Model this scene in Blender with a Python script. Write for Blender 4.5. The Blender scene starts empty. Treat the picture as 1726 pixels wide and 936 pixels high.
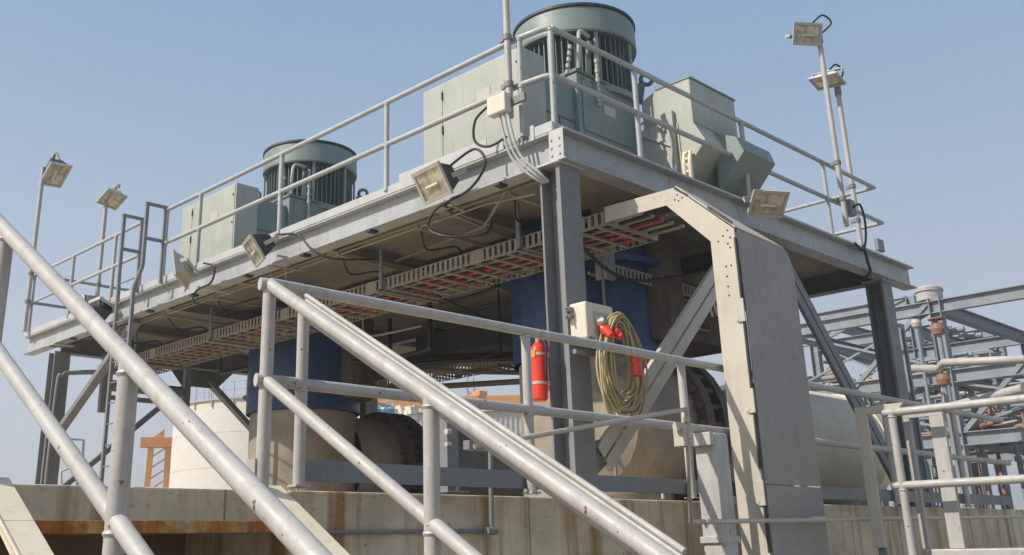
import bpy, math, random
from mathutils import Vector, Matrix
from math import radians, sin, cos, pi, hypot
random.seed(7)
S = bpy.context.scene
COL = S.collection
# ------------------------------------------------------------------ camera
# the world is laid out with the photographer's eye at the origin; ground is 1.65 m below
CAMR = ((0.7215, -0.2031, -0.6619), (-0.6921, -0.2379, -0.6814), (-0.0190, 0.9498, -0.3122))
F_PX, CX, CY = 1689.8, 772.8, 364.5
cd = bpy.data.cameras.new('camera'); cam = bpy.data.objects.new('camera', cd); COL.objects.link(cam)
cd.sensor_fit = 'HORIZONTAL'; cd.sensor_width = 36; cd.lens = F_PX / 1726 * 36
cd.shift_x = (863 - CX) / 1726; cd.shift_y = -(468 - CY) / 1726
cd.clip_start = 0.05; cd.clip_end = 6000
cam.matrix_world = Matrix([list(r) + [0] for r in CAMR] + [[0, 0, 0, 1]])
S.camera = cam
# ------------------------------------------------------------------ light
SUN = Vector((-0.67, 0.27, 0.69)).normalized()
w = bpy.data.worlds.new('World'); S.world = w; w.use_nodes = True
nt = w.node_tree; bg = nt.nodes['Background']
sky = nt.nodes.new('ShaderNodeTexSky'); sky.sky_type = 'NISHITA'; sky.sun_disc = False
sky.sun_elevation = math.asin(SUN.z); sky.sun_rotation = math.atan2(SUN.x, SUN.y)
sky.altitude = 0; sky.air_density = 1.0; sky.dust_density = 3.0; sky.ozone_density = 2.0
# hazy Gulf sky: pale dust mixed into the blue, more of it towards the horizon
tc = nt.nodes.new('ShaderNodeTexCoord'); sx = nt.nodes.new('ShaderNodeSeparateXYZ'); nt.links.new(tc.outputs['Generated'], sx.inputs[0])
rp = nt.nodes.new('ShaderNodeValToRGB'); rp.color_ramp.elements[0].position = 0.0; rp.color_ramp.elements[0].color = (.88,) * 3 + (1,)
rp.color_ramp.elements[1].position = 0.85; rp.color_ramp.elements[1].color = (.48,) * 3 + (1,)
em = rp.color_ramp.elements.new(.28); em.color = (.80,) * 3 + (1,)
nt.links.new(sx.outputs[2], rp.inputs[0]); mxs = nt.nodes.new('ShaderNodeMix'); mxs.data_type = 'RGBA'
nt.links.new(rp.outputs[0], mxs.inputs[0]); nt.links.new(sky.outputs[0], mxs.inputs[6]); hz = nt.nodes.new('ShaderNodeValToRGB'); hz.color_ramp.elements[0].color = (1.0, 1.0, 1.05, 1); hz.color_ramp.elements[0].position = 0
hz.color_ramp.elements[1].color = (.45, .71, 1.04, 1); hz.color_ramp.elements[1].position = .5; nt.links.new(sx.outputs[2], hz.inputs[0])
hs = nt.nodes.new('ShaderNodeVectorMath'); hs.operation = 'SCALE'; hs.inputs['Scale'].default_value = 5.0; nt.links.new(hz.outputs[0], hs.inputs[0]); nt.links.new(hs.outputs[0], mxs.inputs[7])
cn = nt.nodes.new('ShaderNodeTexNoise'); cn.inputs['Scale'].default_value = 1.6; cn.inputs['Detail'].default_value = 5; cm = nt.nodes.new('ShaderNodeMapping'); cm.inputs['Scale'].default_value = (1, 1, 3.5)
nt.links.new(tc.outputs['Generated'], cm.inputs[0]); nt.links.new(cm.outputs[0], cn.inputs['Vector']); cr = nt.nodes.new('ShaderNodeMapRange'); cr.inputs[3].default_value = .93; cr.inputs[4].default_value = 1.08
nt.links.new(cn.outputs[0], cr.inputs[0]); cv_ = nt.nodes.new('ShaderNodeVectorMath'); cv_.operation = 'SCALE'; nt.links.new(mxs.outputs[2], cv_.inputs[0]); nt.links.new(cr.outputs[0], cv_.inputs['Scale'])
nt.links.new(cv_.outputs[0], bg.inputs[0]); bg.inputs[1].default_value = 0.12
sl = bpy.data.lights.new('sun', 'SUN'); sl.energy = 4.6; sl.angle = radians(0.6); sl.color = (1, 0.925, 0.80)
so = bpy.data.objects.new('sun', sl); COL.objects.link(so); so.rotation_euler = SUN.to_track_quat('Z', 'Y').to_euler()
S.view_settings.view_transform = 'Standard'; S.view_settings.look = 'None'
S.view_settings.exposure = 0.16; S.view_settings.gamma = 1
S.cycles.max_bounces = 6
S.cycles.use_denoising = True

# ------------------------------------------------------------------ materials
def base(name):
    m = bpy.data.materials.new(name); m.use_nodes = True
    t = m.node_tree; b = t.nodes['Principled BSDF']; return m, t, b
def nd(t, k, **kw):
    n = t.nodes.new(k)
    for a, v in kw.items():
        if a in n.inputs.keys() if hasattr(n.inputs, 'keys') else False: n.inputs[a].default_value = v
        else: setattr(n, a, v)
    return n
def coords(t, scale=(1, 1, 1)):
    c = t.nodes.new('ShaderNodeTexCoord'); mp = t.nodes.new('ShaderNodeMapping'); mp.inputs['Scale'].default_value = scale
    t.links.new(c.outputs['Object'], mp.inputs[0]); return mp.outputs[0]
def noise(t, vec, scale, detail=4, rough=.55):
    n = t.nodes.new('ShaderNodeTexNoise'); n.inputs['Scale'].default_value = scale
    n.inputs['Detail'].default_value = detail; n.inputs['Roughness'].default_value = rough
    t.links.new(vec, n.inputs['Vector']); return n.outputs[0]
def ramp(t, fac, stops):
    r = t.nodes.new('ShaderNodeValToRGB'); e = r.color_ramp.elements
    while len(e) < len(stops): e.new(.5)
    for i, (p, c) in enumerate(stops):
        e[i].position = p; e[i].color = (*c, 1) if len(c) == 3 else c
    t.links.new(fac, r.inputs[0]); return r.outputs[0]
def mix(t, fac, a, b, mode='MIX'):
    m = t.nodes.new('ShaderNodeMix'); m.data_type = 'RGBA'; m.blend_type = mode
    for s, v in ((0, fac), (6, a), (7, b)):
        if isinstance(v, (int, float)): m.inputs[s].default_value = v
        elif isinstance(v, tuple): m.inputs[s].default_value = (*v, 1)
        else: t.links.new(v, m.inputs[s])
    return m.outputs[2]
def bump(t, b, h, strength=.2, dist=.01):
    n = t.nodes.new('ShaderNodeBump'); n.inputs['Strength'].default_value = strength; n.inputs['Distance'].default_value = dist
    t.links.new(h, n.inputs['Height']); t.links.new(n.outputs[0], b.inputs['Normal'])
def paint(name, col, rough=.45, var=.12, grime=.35, rust=0.0, metal=0.0, grimecol=(.16, .13, .09), chips=0.0, dent=0.0):
    m, t, b = base(name); v = coords(t)
    lo = tuple(c * (1 - var) for c in col); hi = tuple(min(1, c * (1 + var)) for c in col)
    c = ramp(t, noise(t, v, 2.3, 5), [(.3, lo), (.7, hi)])
    st = noise(t, coords(t, (9, 9, 1.1)), 1.6, 6, .65)
    c = mix(t, ramp(t, st, [(.52, (0, 0, 0)), (.8, (grime,) * 3)]), c, grimecol)
    sp = noise(t, v, 38, 3, .6)
    c = mix(t, ramp(t, sp, [(.62, (0, 0, 0)), (.72, (grime * .8,) * 3)]), c, grimecol)
    if rust > 0:
        a = noise(t, v, 7, 6, .7)
        c = mix(t, ramp(t, a, [(.74 - rust * .25, (0, 0, 0)), (.80 - rust * .25, (1, 1, 1))]), c, ramp(t, noise(t, v, 30, 3), [(.3, (.09, .03, .012)), (.7, (.30, .11, .03))]))
    if chips:
        c = mix(t, ramp(t, noise(t, v, 21, 2, .5), [(.74 - chips, (0, 0, 0)), (.755 - chips, (.9,) * 3)]), c, (.16, .06, .025))
        c = mix(t, ramp(t, noise(t, coords(t, (3, 3, 3)), 3, 8, .75), [(.55, (0, 0, 0)), (.7, (.35,) * 3)]), c, tuple(min(1, x * 1.5) for x in col))
    t.links.new(c, b.inputs['Base Color']); b.inputs['Metallic'].default_value = metal
    t.links.new(ramp(t, noise(t, v, 11, 4), [(.3, (rough - .1,) * 3), (.7, (rough + .18,) * 3)]), b.inputs['Roughness'])
    bump(t, b, noise(t, v, 60, 3), .06, .004) if not dent else bump(t, b, noise(t, v, 2.2, 2), .5, dent)
    return m
GREY = paint('grey_steel_paint', (.175, .185, .195), .5, .10, .4, .06, chips=.015)
RAIL = paint('pale_rail_paint', (.40, .385, .365), .50, .12, .45, .16, chips=.012)
RAILD = paint('deck_rail_paint', (.37, .385, .385), .45, .10, .35, .05, chips=.01)
BEAM = paint('beam_paint', (.35, .365, .38), .42, .12, .5, .12, chips=.02)
STRIP = paint('toe_strip_paint', (.42, .425, .42), .5, .08, .25, .03)
GALV = paint('galvanised_cream', (.47, .43, .36), .5, .08, .25, .05)
TRAY = paint('dusty_tray_metal', (.28, .25, .19), .55, .15, .6, .1)
COVER = paint('plain_grey_cover', (.265, .245, .235), .42, .08, .35, .0, dent=.02)
TEAL = paint('teal_motor_paint', (.18, .235, .22), .42, .08, .35, .02, chips=.0, dent=.006)
TEALD = paint('teal_fin_paint', (.115, .16, .15), .5, .08, .35, .0)
PALET = paint('pale_teal_paint', (.36, .38, .33), .45, .07, .35, .0, chips=.0, dent=.006)
DARKM = paint('dark_metal', (.028, .03, .032), .5, .2, .2, .0)
BLACK = paint('black_rubber', (.012, .012, .012), .5, .1, .1, .0)
SOFFIT = paint('dusty_soffit', (.30, .27, .22), .8, .2, .6, .05)
BLUE = paint('blue_pipe_paint', (.006, .038, .125), .4, .12, .35, .02)
PIPEB = paint('rusty_brown_pipe', (.27, .23, .185), .7, .25, .6, .25)
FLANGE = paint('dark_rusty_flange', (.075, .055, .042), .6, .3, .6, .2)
CREAM = paint('cream_pipe_paint', (.68, .60, .46), .5, .06, .3, .03)
WHITE = paint('white_tank_paint', (.66, .61, .54), .6, .05, .25, .0)
PLAST = paint('cream_plastic', (.62, .57, .48), .4, .05, .2, .0)
RED = paint('red_enamel', (.72, .045, .018), .3, .06, .1, .0)
REDD = paint('red_cable', (.42, .035, .03), .5, .15, .3, .0)
YEL = paint('orange_crane_paint', (.72, .26, .015), .5, .12, .4, .1)
ROPE = paint('tan_cable', (.42, .35, .18), .6, .1, .3, .0)
LAMPB = paint('floodlight_housing', (.42, .40, .355), .5, .08, .35, .02)
RACK = paint('distant_rack_steel', (.21, .24, .27), .6, .15, .4, .05)
RPIPE = paint('distant_pipe_paint', (.42, .39, .37), .5, .12, .4, .05)
RBROWN = paint('distant_rusty_fitting', (.25, .12, .08), .6, .25, .5, .3)
SHED = paint('pale_cladding', (.55, .52, .46), .6, .06, .3, .0)
ROOFR = paint('dull_red_trim', (.40, .12, .08), .6, .1, .3, .0)
LABELB = paint('blue_sticker', (.05, .22, .30), .4, .05, .1, .0)
def glassy():
    m, t, b = base('lamp_glass'); v = coords(t)
    c = ramp(t, noise(t, v, 9, 2), [(.35, (.26, .24, .19)), (.65, (.58, .53, .42))])
    t.links.new(c, b.inputs['Base Color']); b.inputs['Roughness'].default_value = .18
    b.inputs['Metallic'].default_value = .25; return m
GLASS = glassy()
def concrete(name, col, rustiness=.6):
    m, t, b = base(name); v = coords(t)
    c = ramp(t, noise(t, v, 1.7, 8, .62), [(.28, tuple(x * .66 for x in col)), (.5, col), (.74, tuple(min(1, x * 1.25) for x in col))])
    # rust streaks running down
    s1 = noise(t, coords(t, (3.2, 3.2, .25)), 1.3, 5, .6)
    c = mix(t, ramp(t, s1, [(.50, (0, 0, 0)), (.66, (rustiness,) * 3)]), c, (.27, .145, .04))
    s2 = noise(t, coords(t, (9, 9, .5)), 1.0, 4, .6)
    c = mix(t, ramp(t, s2, [(.57, (0, 0, 0)), (.72, (.5,) * 3)]), c, (.15, .12, .06))
    # dark pits
    vo = t.nodes.new('ShaderNodeTexVoronoi'); vo.inputs['Scale'].default_value = 7; t.links.new(v, vo.inputs['Vector'])
    c = mix(t, ramp(t, vo.outputs[0], [(.035, (.6,) * 3), (.09, (0, 0, 0))]), c, (.07, .065, .05))
    c = mix(t, ramp(t, noise(t, v, 26, 4), [(.60, (0, 0, 0)), (.78, (.5,) * 3)]), c, (.09, .085, .06))
    t.links.new(c, b.inputs['Base Color']); b.inputs['Roughness'].default_value = .9
    bump(t, b, noise(t, v, 30, 8, .7), .35, .012); return m
CONC = concrete('stained_concrete', (.54, .465, .335), .9)
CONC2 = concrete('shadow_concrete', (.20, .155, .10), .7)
PLINTH = concrete('pump_concrete', (.30, .28, .25), .3)
def rusty():
    m, t, b = base('rusty_tread'); v = coords(t)
    n = noise(t, coords(t, (5, 1, 1)), 1.6, 5, .6)
    c = ramp(t, n, [(.30, (.12, .035, .008)), (.46, (.36, .12, .02)), (.56, (.42, .28, .08)), (.72, (.42, .40, .34))])
    c = mix(t, ramp(t, noise(t, v, 24, 5), [(.45, (0, 0, 0)), (.75, (.8,) * 3)]), c, (.20, .06, .015))
    t.links.new(c, b.inputs['Base Color']); b.inputs['Roughness'].default_value = .85
    bump(t, b, noise(t, v, 40, 5), .4, .006); return m
def joints(m):      # formwork joints and tie holes of the cast wall
    t = m.node_tree; b = t.nodes['Principled BSDF']; src = b.inputs['Base Color'].links[0].from_socket
    sp = t.nodes.new('ShaderNodeSeparateXYZ'); t.links.new(coords(t), sp.inputs[0])
    md = t.nodes.new('ShaderNodeMath'); md.operation = 'PINGPONG'; md.inputs[1].default_value = 1.22; t.links.new(sp.outputs[0], md.inputs[0])
    f = ramp(t, md.outputs[0], [(.0, (.75,) * 3), (.012, (0, 0, 0))]); t.links.new(mix(t, f, src, (.10, .075, .04)), b.inputs['Base Color'])
joints(CONC)
RUST = rusty()
def ground_mat():
    m, t, b = base('dusty_ground'); v = coords(t)
    c = ramp(t, noise(t, v, .12, 8, .6), [(.3, (.24, .21, .16)), (.7, (.34, .30, .23))])
    c = mix(t, ramp(t, noise(t, v, 5, 6), [(.5, (0, 0, 0)), (.8, (.5,) * 3)]), c, (.16, .14, .11))
    t.links.new(c, b.inputs['Base Color']); b.inputs['Roughness'].default_value = .95; bump(t, b, noise(t, v, 20, 6), .3, .02); return m

# ------------------------------------------------------------------ geometry helpers
def at(u, v, **k):
    """world point on the plane X=, Y= or Z= (or at distance D=) seen at photo pixel u,v: used to survey the real planes"""
    d = Vector(CAMR[i][0] * (u - CX) / F_PX - CAMR[i][1] * (v - CY) / F_PX - CAMR[i][2] for i in range(3)) if False else \
        Vector([CAMR[i][0] * (u - CX) / F_PX - CAMR[i][1] * (v - CY) / F_PX - CAMR[i][2] for i in range(3)])
    (a, val), = k.items()
    return d * (val / d.length) if a == 'D' else d * (val / d['XYZ'.index(a)])
OFF = {}
class MB:
    def __init__(s): s.v = []; s.f = []; s.sm = []
    def face(s, pts, smooth=False):
        n = len(s.v); s.v += [Vector(p) for p in pts]; s.f.append(list(range(n, n + len(pts)))); s.sm.append(smooth)
    def hexa(s, p):  # 8 points: bottom 4 ccw, top 4 ccw
        n = len(s.v); s.v += [Vector(q) for q in p]
        for q in ((3, 2, 1, 0), (4, 5, 6, 7), (0, 1, 5, 4), (1, 2, 6, 5), (2, 3, 7, 6), (3, 0, 4, 7)):
            s.f.append([n + i for i in q]); s.sm.append(False)
        return s
    def box(s, a, b):
        (x0, y0, z0), (x1, y1, z1) = [min(p, q) for p, q in zip(a, b)], [max(p, q) for p, q in zip(a, b)]
        return s.hexa([(x0, y0, z0), (x1, y0, z0), (x1, y1, z0), (x0, y1, z0), (x0, y0, z1), (x1, y0, z1), (x1, y1, z1), (x0, y1, z1)])
    def bar(s, a, b, w, h, up=(0, 0, 1)):
        a, b = Vector(a), Vector(b); d = (b - a).normalized(); u = Vector(up)
        r = d.cross(u)
        if r.length < 1e-4: r = d.cross(Vector((0, 1, 0)))
        r.normalize(); u = r.cross(d); r *= w / 2; u *= h / 2
        return s.hexa([a - r - u, b - r - u, b + r - u, a + r - u, a - r + u, b - r + u, b + r + u, a + r + u])
    def prism(s, poly, dvec):
        d = Vector(dvec); p = [Vector(q) for q in poly]; n = len(p); k = len(s.v)
        s.v += p + [q + d for q in p]
        s.f.append([k + i for i in range(n)][::-1]); s.f.append([k + n + i for i in range(n)]); s.sm += [False, False]
        for i in range(n):
            j = (i + 1) % n; s.f.append([k + i, k + j, k + n + j, k + n + i]); s.sm.append(False)
        return s
    def tube(s, pts, r, seg=12, caps=True, closed=False):
        pts = [Vector(p) for p in pts]; n = len(pts); rs = r if isinstance(r, (list, tuple)) else [r] * n
        t = []
        for i in range(n):
            a = pts[(i - 1) % n] if (i or closed) else pts[0]; b = pts[(i + 1) % n] if (i < n - 1 or closed) else pts[-1]
            t.append((b - a).normalized())
        u = t[0].cross(Vector((0, 0, 1)))
        if u.length < 1e-3: u = t[0].cross(Vector((0, 1, 0)))
        u.normalize(); rings = []
        for i in range(n):
            u = (u - t[i] * u.dot(t[i])).normalized(); vv = t[i].cross(u)
            k = len(s.v); s.v += [pts[i] + (u * cos(2 * pi * j / seg) + vv * sin(2 * pi * j / seg)) * rs[i] for j in range(seg)]
            rings.append(k)
        for i in range(n if closed else n - 1):
            a, b = rings[i], rings[(i + 1) % n]
            for j in range(seg):
                q = (j + 1) % seg; s.f.append([a + j, a + q, b + q, b + j]); s.sm.append(True)
        if caps and not closed:
            for i, fl in ((0, 1), (n - 1, 0)):
                if rs[i] < 1e-4: continue
                ring = s.v[rings[i]:rings[i] + seg]; s.face(ring[::-1] if fl else ring)
        return s
    def lathe(s, c, prof, seg=48, axis='Z', closed=True):
        """prof: list of (radius, height) from one end to the other"""
        ax = {'Z': (Vector((1, 0, 0)), Vector((0, 1, 0)), Vector((0, 0, 1))), 'X': (Vector((0, 1, 0)), Vector((0, 0, 1)), Vector((1, 0, 0))),
              'Y': (Vector((0, 0, 1)), Vector((1, 0, 0)), Vector((0, 1, 0)))}[axis]
        c = Vector(c)
        for (r0, h0), (r1, h1) in zip(prof, prof[1:]):
            k = len(s.v)
            for r, h in ((r0, h0), (r1, h1)):
                s.v += [c + (ax[0] * cos(2 * pi * j / seg) + ax[1] * sin(2 * pi * j / seg)) * r + ax[2] * h for j in range(seg)]
            for j in range(seg):
                q = (j + 1) % seg; s.f.append([k + j, k + q, k + seg + q, k + seg + j]); s.sm.append(abs(r0 - r1) < abs(h0 - h1) * 3)
        return s
    def obj(s, name, mat, parent=None, bevel=0, loc=None, **tags):
        me = bpy.data.meshes.new(name); off = OFF.get(parent.name, Vector()) if parent else Vector(loc) if loc else Vector()
        me.from_pydata([tuple(v - off) for v in s.v], [], s.f)
        me.polygons.foreach_set('use_smooth', s.sm); me.materials.append(mat); me.update()
        o = bpy.data.objects.new(name, me); COL.objects.link(o)
        if parent: o.parent = parent
        elif loc: o.location = off
        OFF[o.name] = off
        if bevel:
            b = o.modifiers.new('edge', 'BEVEL'); b.width = bevel; b.segments = 2; b.limit_method = 'ANGLE'; b.angle_limit = radians(50); b.harden_normals = False
        for k, v in tags.items(): o[k] = v
        return o
def thing(name, label, cat, loc=(0, 0, 0), group=None, local=False):
    o = bpy.data.objects.new(name, None); COL.objects.link(o); o.location = loc; o.empty_display_size = .1
    o['label'] = label; o['category'] = cat
    if group: o['group'] = group
    OFF[o.name] = Vector() if local else Vector(loc)
    return o
def smooth(pts, n=6, closed=False):
    p = [Vector(q) for q in pts]; out = []; N = len(p)
    for i in range(N if closed else N - 1):
        a, b, c, d = (p[(i - 1) % N] if closed or i else p[0]), p[i], p[(i + 1) % N], (p[(i + 2) % N] if closed or i < N - 2 else p[-1])
        for k in range(n):
            t = k / n; out.append(.5 * (2 * b + (c - a) * t + (2 * a - 5 * b + 4 * c - d) * t * t + (3 * b - a - 3 * c + d) * t ** 3))
    if not closed: out.append(p[-1])
    return out
def copy_tree(o, parent=None):
    c = o.copy(); COL.objects.link(c)
    if parent: c.parent = parent
    OFF[c.name] = Vector()
    for ch in [x for x in bpy.data.objects if x.parent == o]: copy_tree(ch, c)
    return c

G = -1.65           # ground
WK = .32            # walkway top
ZB, ZT, ZS, ZR = 3.466, 3.79, 3.89, 4.942   # deck: beam underside, beam top, toe strip top, hand rail
X0, Y0, X1, Y1 = 6.892, 5.70, 14.25, 18.6
# ------------------------------------------------------------------ ground, sky is the world
gm = MB(); gm.face([(-300, -300, G), (700, -300, G), (700, 700, G), (-300, 700, G)]); gm.obj('ground', ground_mat(), kind='structure')

# ------------------------------------------------------------------ concrete base
t = thing('concrete_base', 'long rust-stained concrete base wall under the walkway and the pumps', 'concrete base', (3, 5, G))
MB().box((3.42, 4.95, G), (24, 26, WK)).obj('wall', CONC, t, .015)
MB().box((-9, 4.95, .12), (3.418, 26, WK - .003)).obj('slab', CONC, t, .012)
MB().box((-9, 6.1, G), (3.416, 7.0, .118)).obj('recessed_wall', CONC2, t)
m = MB(); m.tube([(3.66, 4.93, .088), (4.985, 4.93, .088)], .012); m.obj('joint_conduit', GREY, t)

# ------------------------------------------------------------------ H section helper
def hcol(m, x0, x1, y0, y1, z0, z1, tf=.035, tw=.02):   # flanges face -Y and +Y
    m.box((x0, y0, z0), (x1, y0 + tf, z1)); m.box((x0, y1 - tf * .5, z0), (x1, y1, z1))
    m.box(((x0 + x1) / 2 - tw / 2, y0 + tf + .001, z0), ((x0 + x1) / 2 + tw / 2, y1 - tf * .5 - .001, z1)); return m
def ibeam(m, axis, a, b, c, z0, z1, w=.2, tf=.022, tw=.014):
    """axis 'X': spans x a..b at y=c ; axis 'Y': spans y a..b at x=c"""
    def bx(l0, l1, q0, q1, zz0, zz1):
        m.box((l0, q0, zz0), (l1, q1, zz1)) if axis == 'X' else m.box((q0, l0, zz0), (q1, l1, zz1))
    bx(a, b, c - w / 2, c + w / 2, z0, z0 + tf); bx(a, b, c - w / 2, c + w / 2, z1 - tf, z1)
    bx(a, b, c - tw / 2, c + tw / 2, z0 + tf + .001, z1 - tf - .001); return m

# ------------------------------------------------------------------ elevated platform
P = thing('elevated_platform', 'grey steel platform on H columns carrying the two green pump motors', 'platform', (7.05, 5.85, WK))
def pz(fn, name, mat, bevel=.003, **k):
    m = MB(); fn(m); return m.obj(name, mat, P, bevel, **k)
pz(lambda m: ibeam(m, 'Y', Y0 + .135, Y1, X0 + .10, ZB, ZT - .001, .2), 'edge_beam', BEAM)
pz(lambda m: ibeam(m, 'X', X0, 14.85, Y0 + .03, ZB, ZT - .001, .2), 'edge_beam', BEAM)
pz(lambda m: ibeam(m, 'X', X0 + .22, 14.6, 17.45, ZB - .12, ZT - .02, .2), 'cross_beam', GREY)
pz(lambda m: ibeam(m, 'Y', Y0 + .15, Y1, 14.1, ZB, ZT - .02, .2), 'edge_beam', GREY)
for y in (7.8, 9.9, 12.0, 14.1, 16.0):
    pz(lambda m: ibeam(m, 'X', X0 + .22, 13.99, y, ZB + .10, ZT - .03, .13), 'joist', SOFFIT, .002)
for x in (9.0, 11.4):
    pz(lambda m: ibeam(m, 'Y', Y0 + .15, 17.3, x, ZB - .06, ZT - .13, .16), 'girder', GREY, .002)
# deck plate and soffit
pz(lambda m: m.box((X0 + .012, Y0 + .082, ZT + .001), (X1 + .05, Y1, ZT + .05)), 'deck_plate', GREY, .002)
pz(lambda m: m.box((X0 + .215, Y0 + .16, ZT - .065), (13.98, Y1 - .1, ZT - .022)), 'soffit', SOFFIT, 0)
def toe(m):
    m.box((X0 - .006, 6.42, ZT + .002), (X0 + .008, Y1, ZS)); m.box((X0 - .004, 6.66, ZS + .001), (X0 + .006, 8.04, ZS + .09))
pz(toe, 'toe_plate', STRIP, .002)
def toe2(m):
    m.box((X0 + .0, Y0 + .07, ZT + .002), (14.1, Y0 + .08, ZS)); m.box((X0 - .002, Y0 + .08, ZT + .002), (X0 + .008, 6.03, ZS + .005))
    m.box((X0 - .012, 6.0, ZT - .03), (X0 + .012, 6.05, ZS + .03))
pz(toe2, 'toe_plate', STRIP, .002)
pz(lambda m: m.box((X0 - .006, Y0 - .06, ZB + .001), (X0 - .001, Y0 + .12, ZT - .003)), 'corner_plate', STRIP)
# columns
pz(lambda m: hcol(m, 6.905, 7.20, 5.72, 5.975, WK + .02, ZB - .02, .05), 'column', GREY, .004)
pz(lambda m: hcol(m, 13.86, 14.16, 5.72, 5.975, WK + .02, ZB - .02, .04), 'column', GREY, .004)
pz(lambda m: hcol(m, 6.92, 7.2, 17.2, 17.46, WK + .02, ZB - .13, .03), 'column', GREY, .004)
pz(lambda m: hcol(m, 13.9, 14.2, 17.3, 17.56, WK + .02, ZB - .13, .03), 'column', GREY, .004)
for x, y in ((7.05, 5.85), (14.01, 5.85), (7.06, 17.33), (14.05, 17.43)):
    pz(lambda m: m.box((x - .22, y - .2, WK), (x + .22, y + .2, WK + .019)), 'base_plate', GREY)
    pz(lambda m: m.box((x - .19, y - .16, ZB - .02), (x + .19, y + .15, ZB - .001)), 'cap_plate', STRIP)
def brace(a, b, nrm=(0, 1, 0), gap=.035, w=.115):
    def fn(m):
        a_, b_ = Vector(a), Vector(b); d = (b_ - a_).normalized(); s = d.cross(Vector(nrm)).normalized()
        for k in (-1, 1):
            o = s * k * (w / 2 + gap / 2)
            m.bar(a_ + o, b_ + o, .012, w, s)
            m.bar(a_ + o + s * w / 2 * k + Vector(nrm) * .02, b_ + o + s * w / 2 * k + Vector(nrm) * .02, .05, .010, s)
            m.bar(a_ + o - s * w / 2 * k + Vector(nrm) * .02, b_ + o - s * w / 2 * k + Vector(nrm) * .02, .05, .010, s)
    return fn
pz(brace((7.42, 5.80, .72), (10.25, 5.80, 3.33)), 'brace', GALV, .002)
pz(brace((13.70, 5.80, .62), (11.10, 5.80, 3.40)), 'brace', GREY, .002)
pz(lambda m: m.prism([(10.05, 5.84, ZB - .001), (11.25, 5.84, ZB - .001), (10.95, 5.84, 3.12), (10.3, 5.84, 3.12)], (0, .012, 0)), 'gusset', GREY)
pz(lambda m: m.prism([(7.21, 5.83, .5), (7.21, 5.83, .85), (7.62, 5.83, .95), (7.55, 5.83, .72)], (0, .012, 0)), 'gusset', GREY)
pz(lambda m: m.bar((7.05, 17.15, 1.85), (7.05, 14.5, 3.42), .09, .14, (1, 0, 0)), 'brace', GREY)
pz(lambda m: m.bar((7.2, 17.45, .9), (9.75, 17.45, 3.15), .09, .09, (0, 1, 0)), 'brace', GREY)
pz(lambda m: m.bar((13.2, 17.45, .55), (10.05, 17.45, 3.15), .09, .16, (0, 1, 0)), 'brace', GREY)
pz(lambda m: m.prism([(9.2, 17.44, ZB - .13), (10.6, 17.44, ZB - .13), (10.25, 17.44, 3.0), (9.5, 17.44, 3.0)], (0, .015, 0)), 'gusset', TEALD)
for x in (X0 - .009,):
    for z in (3.53, 3.61, 3.69): 
        for y in (5.69, 5.79): MB().tube([(x + .002, y, z), (x - .008, y, z)], .014, 6).obj('bolt', STRIP, P)
for x in (6.96, 7.14, 13.93, 14.09):
    for z in (.42, .52): MB().tube([(x, 5.716, z), (x, 5.704, z)], .016, 6).obj('bolt', STRIP, P)
for y, z in ((5.9, .9), ): pass
for k in range(4):
    a_ = .06 + k * .04; MB().tube([(7.42 + 2.83 * a_, 5.79, .72 + 2.61 * a_), (7.42 + 2.83 * a_, 5.775, .72 + 2.61 * a_)], .016, 6).obj('bolt', STRIP, P)
# flange bolts / clips under the left edge beam
def clips(m):
    for y in (6.55, 7.36, 8.6, 9.9, 11.2, 12.6, 13.9, 15.3, 16.6, 17.4): m.box((X0 + .0, y - .05, ZB - .028), (X0 + .12, y + .03, ZB - .001))
pz(clips, 'beam_clip', DARKM, 0)
def louvre(m):   # narrow hanger channels under the right beam seen behind the column
    m.box((8.56, 6.5, 2.75), (8.72, 6.56, 3.62)); m.box((8.56, 6.57, 2.75), (8.575, 6.66, 3.62))
pz(louvre, 'tray_hanger', GREY)
# soffit conduits
def cond(m):
    m.tube([(X0 + .55, 5.95, 3.60), (X0 + .55, 17.2, 3.60)], .022); m.tube([(X0 + .2, 6.6, 3.44), (X0 + .9, 7.6, 3.45), (X0 + 1.2, 9.5, 3.50)], .018)
    m.tube([(X0 + .2, 7.5, 3.45), (8.6, 7.9, 3.52)], .02); m.tube([(X0 + .25, 10.6, 3.45), (X0 + .9, 11.5, 3.45), (8.8, 11.6, 3.45)], .018)
    m.tube([(X0 + .2, 6.2, 3.30), (X0 + .3, 7.0, 3.42), (X0 + .3, 16.0, 3.43)], .012)
pz(cond, 'conduit', TRAY, 0)

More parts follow.
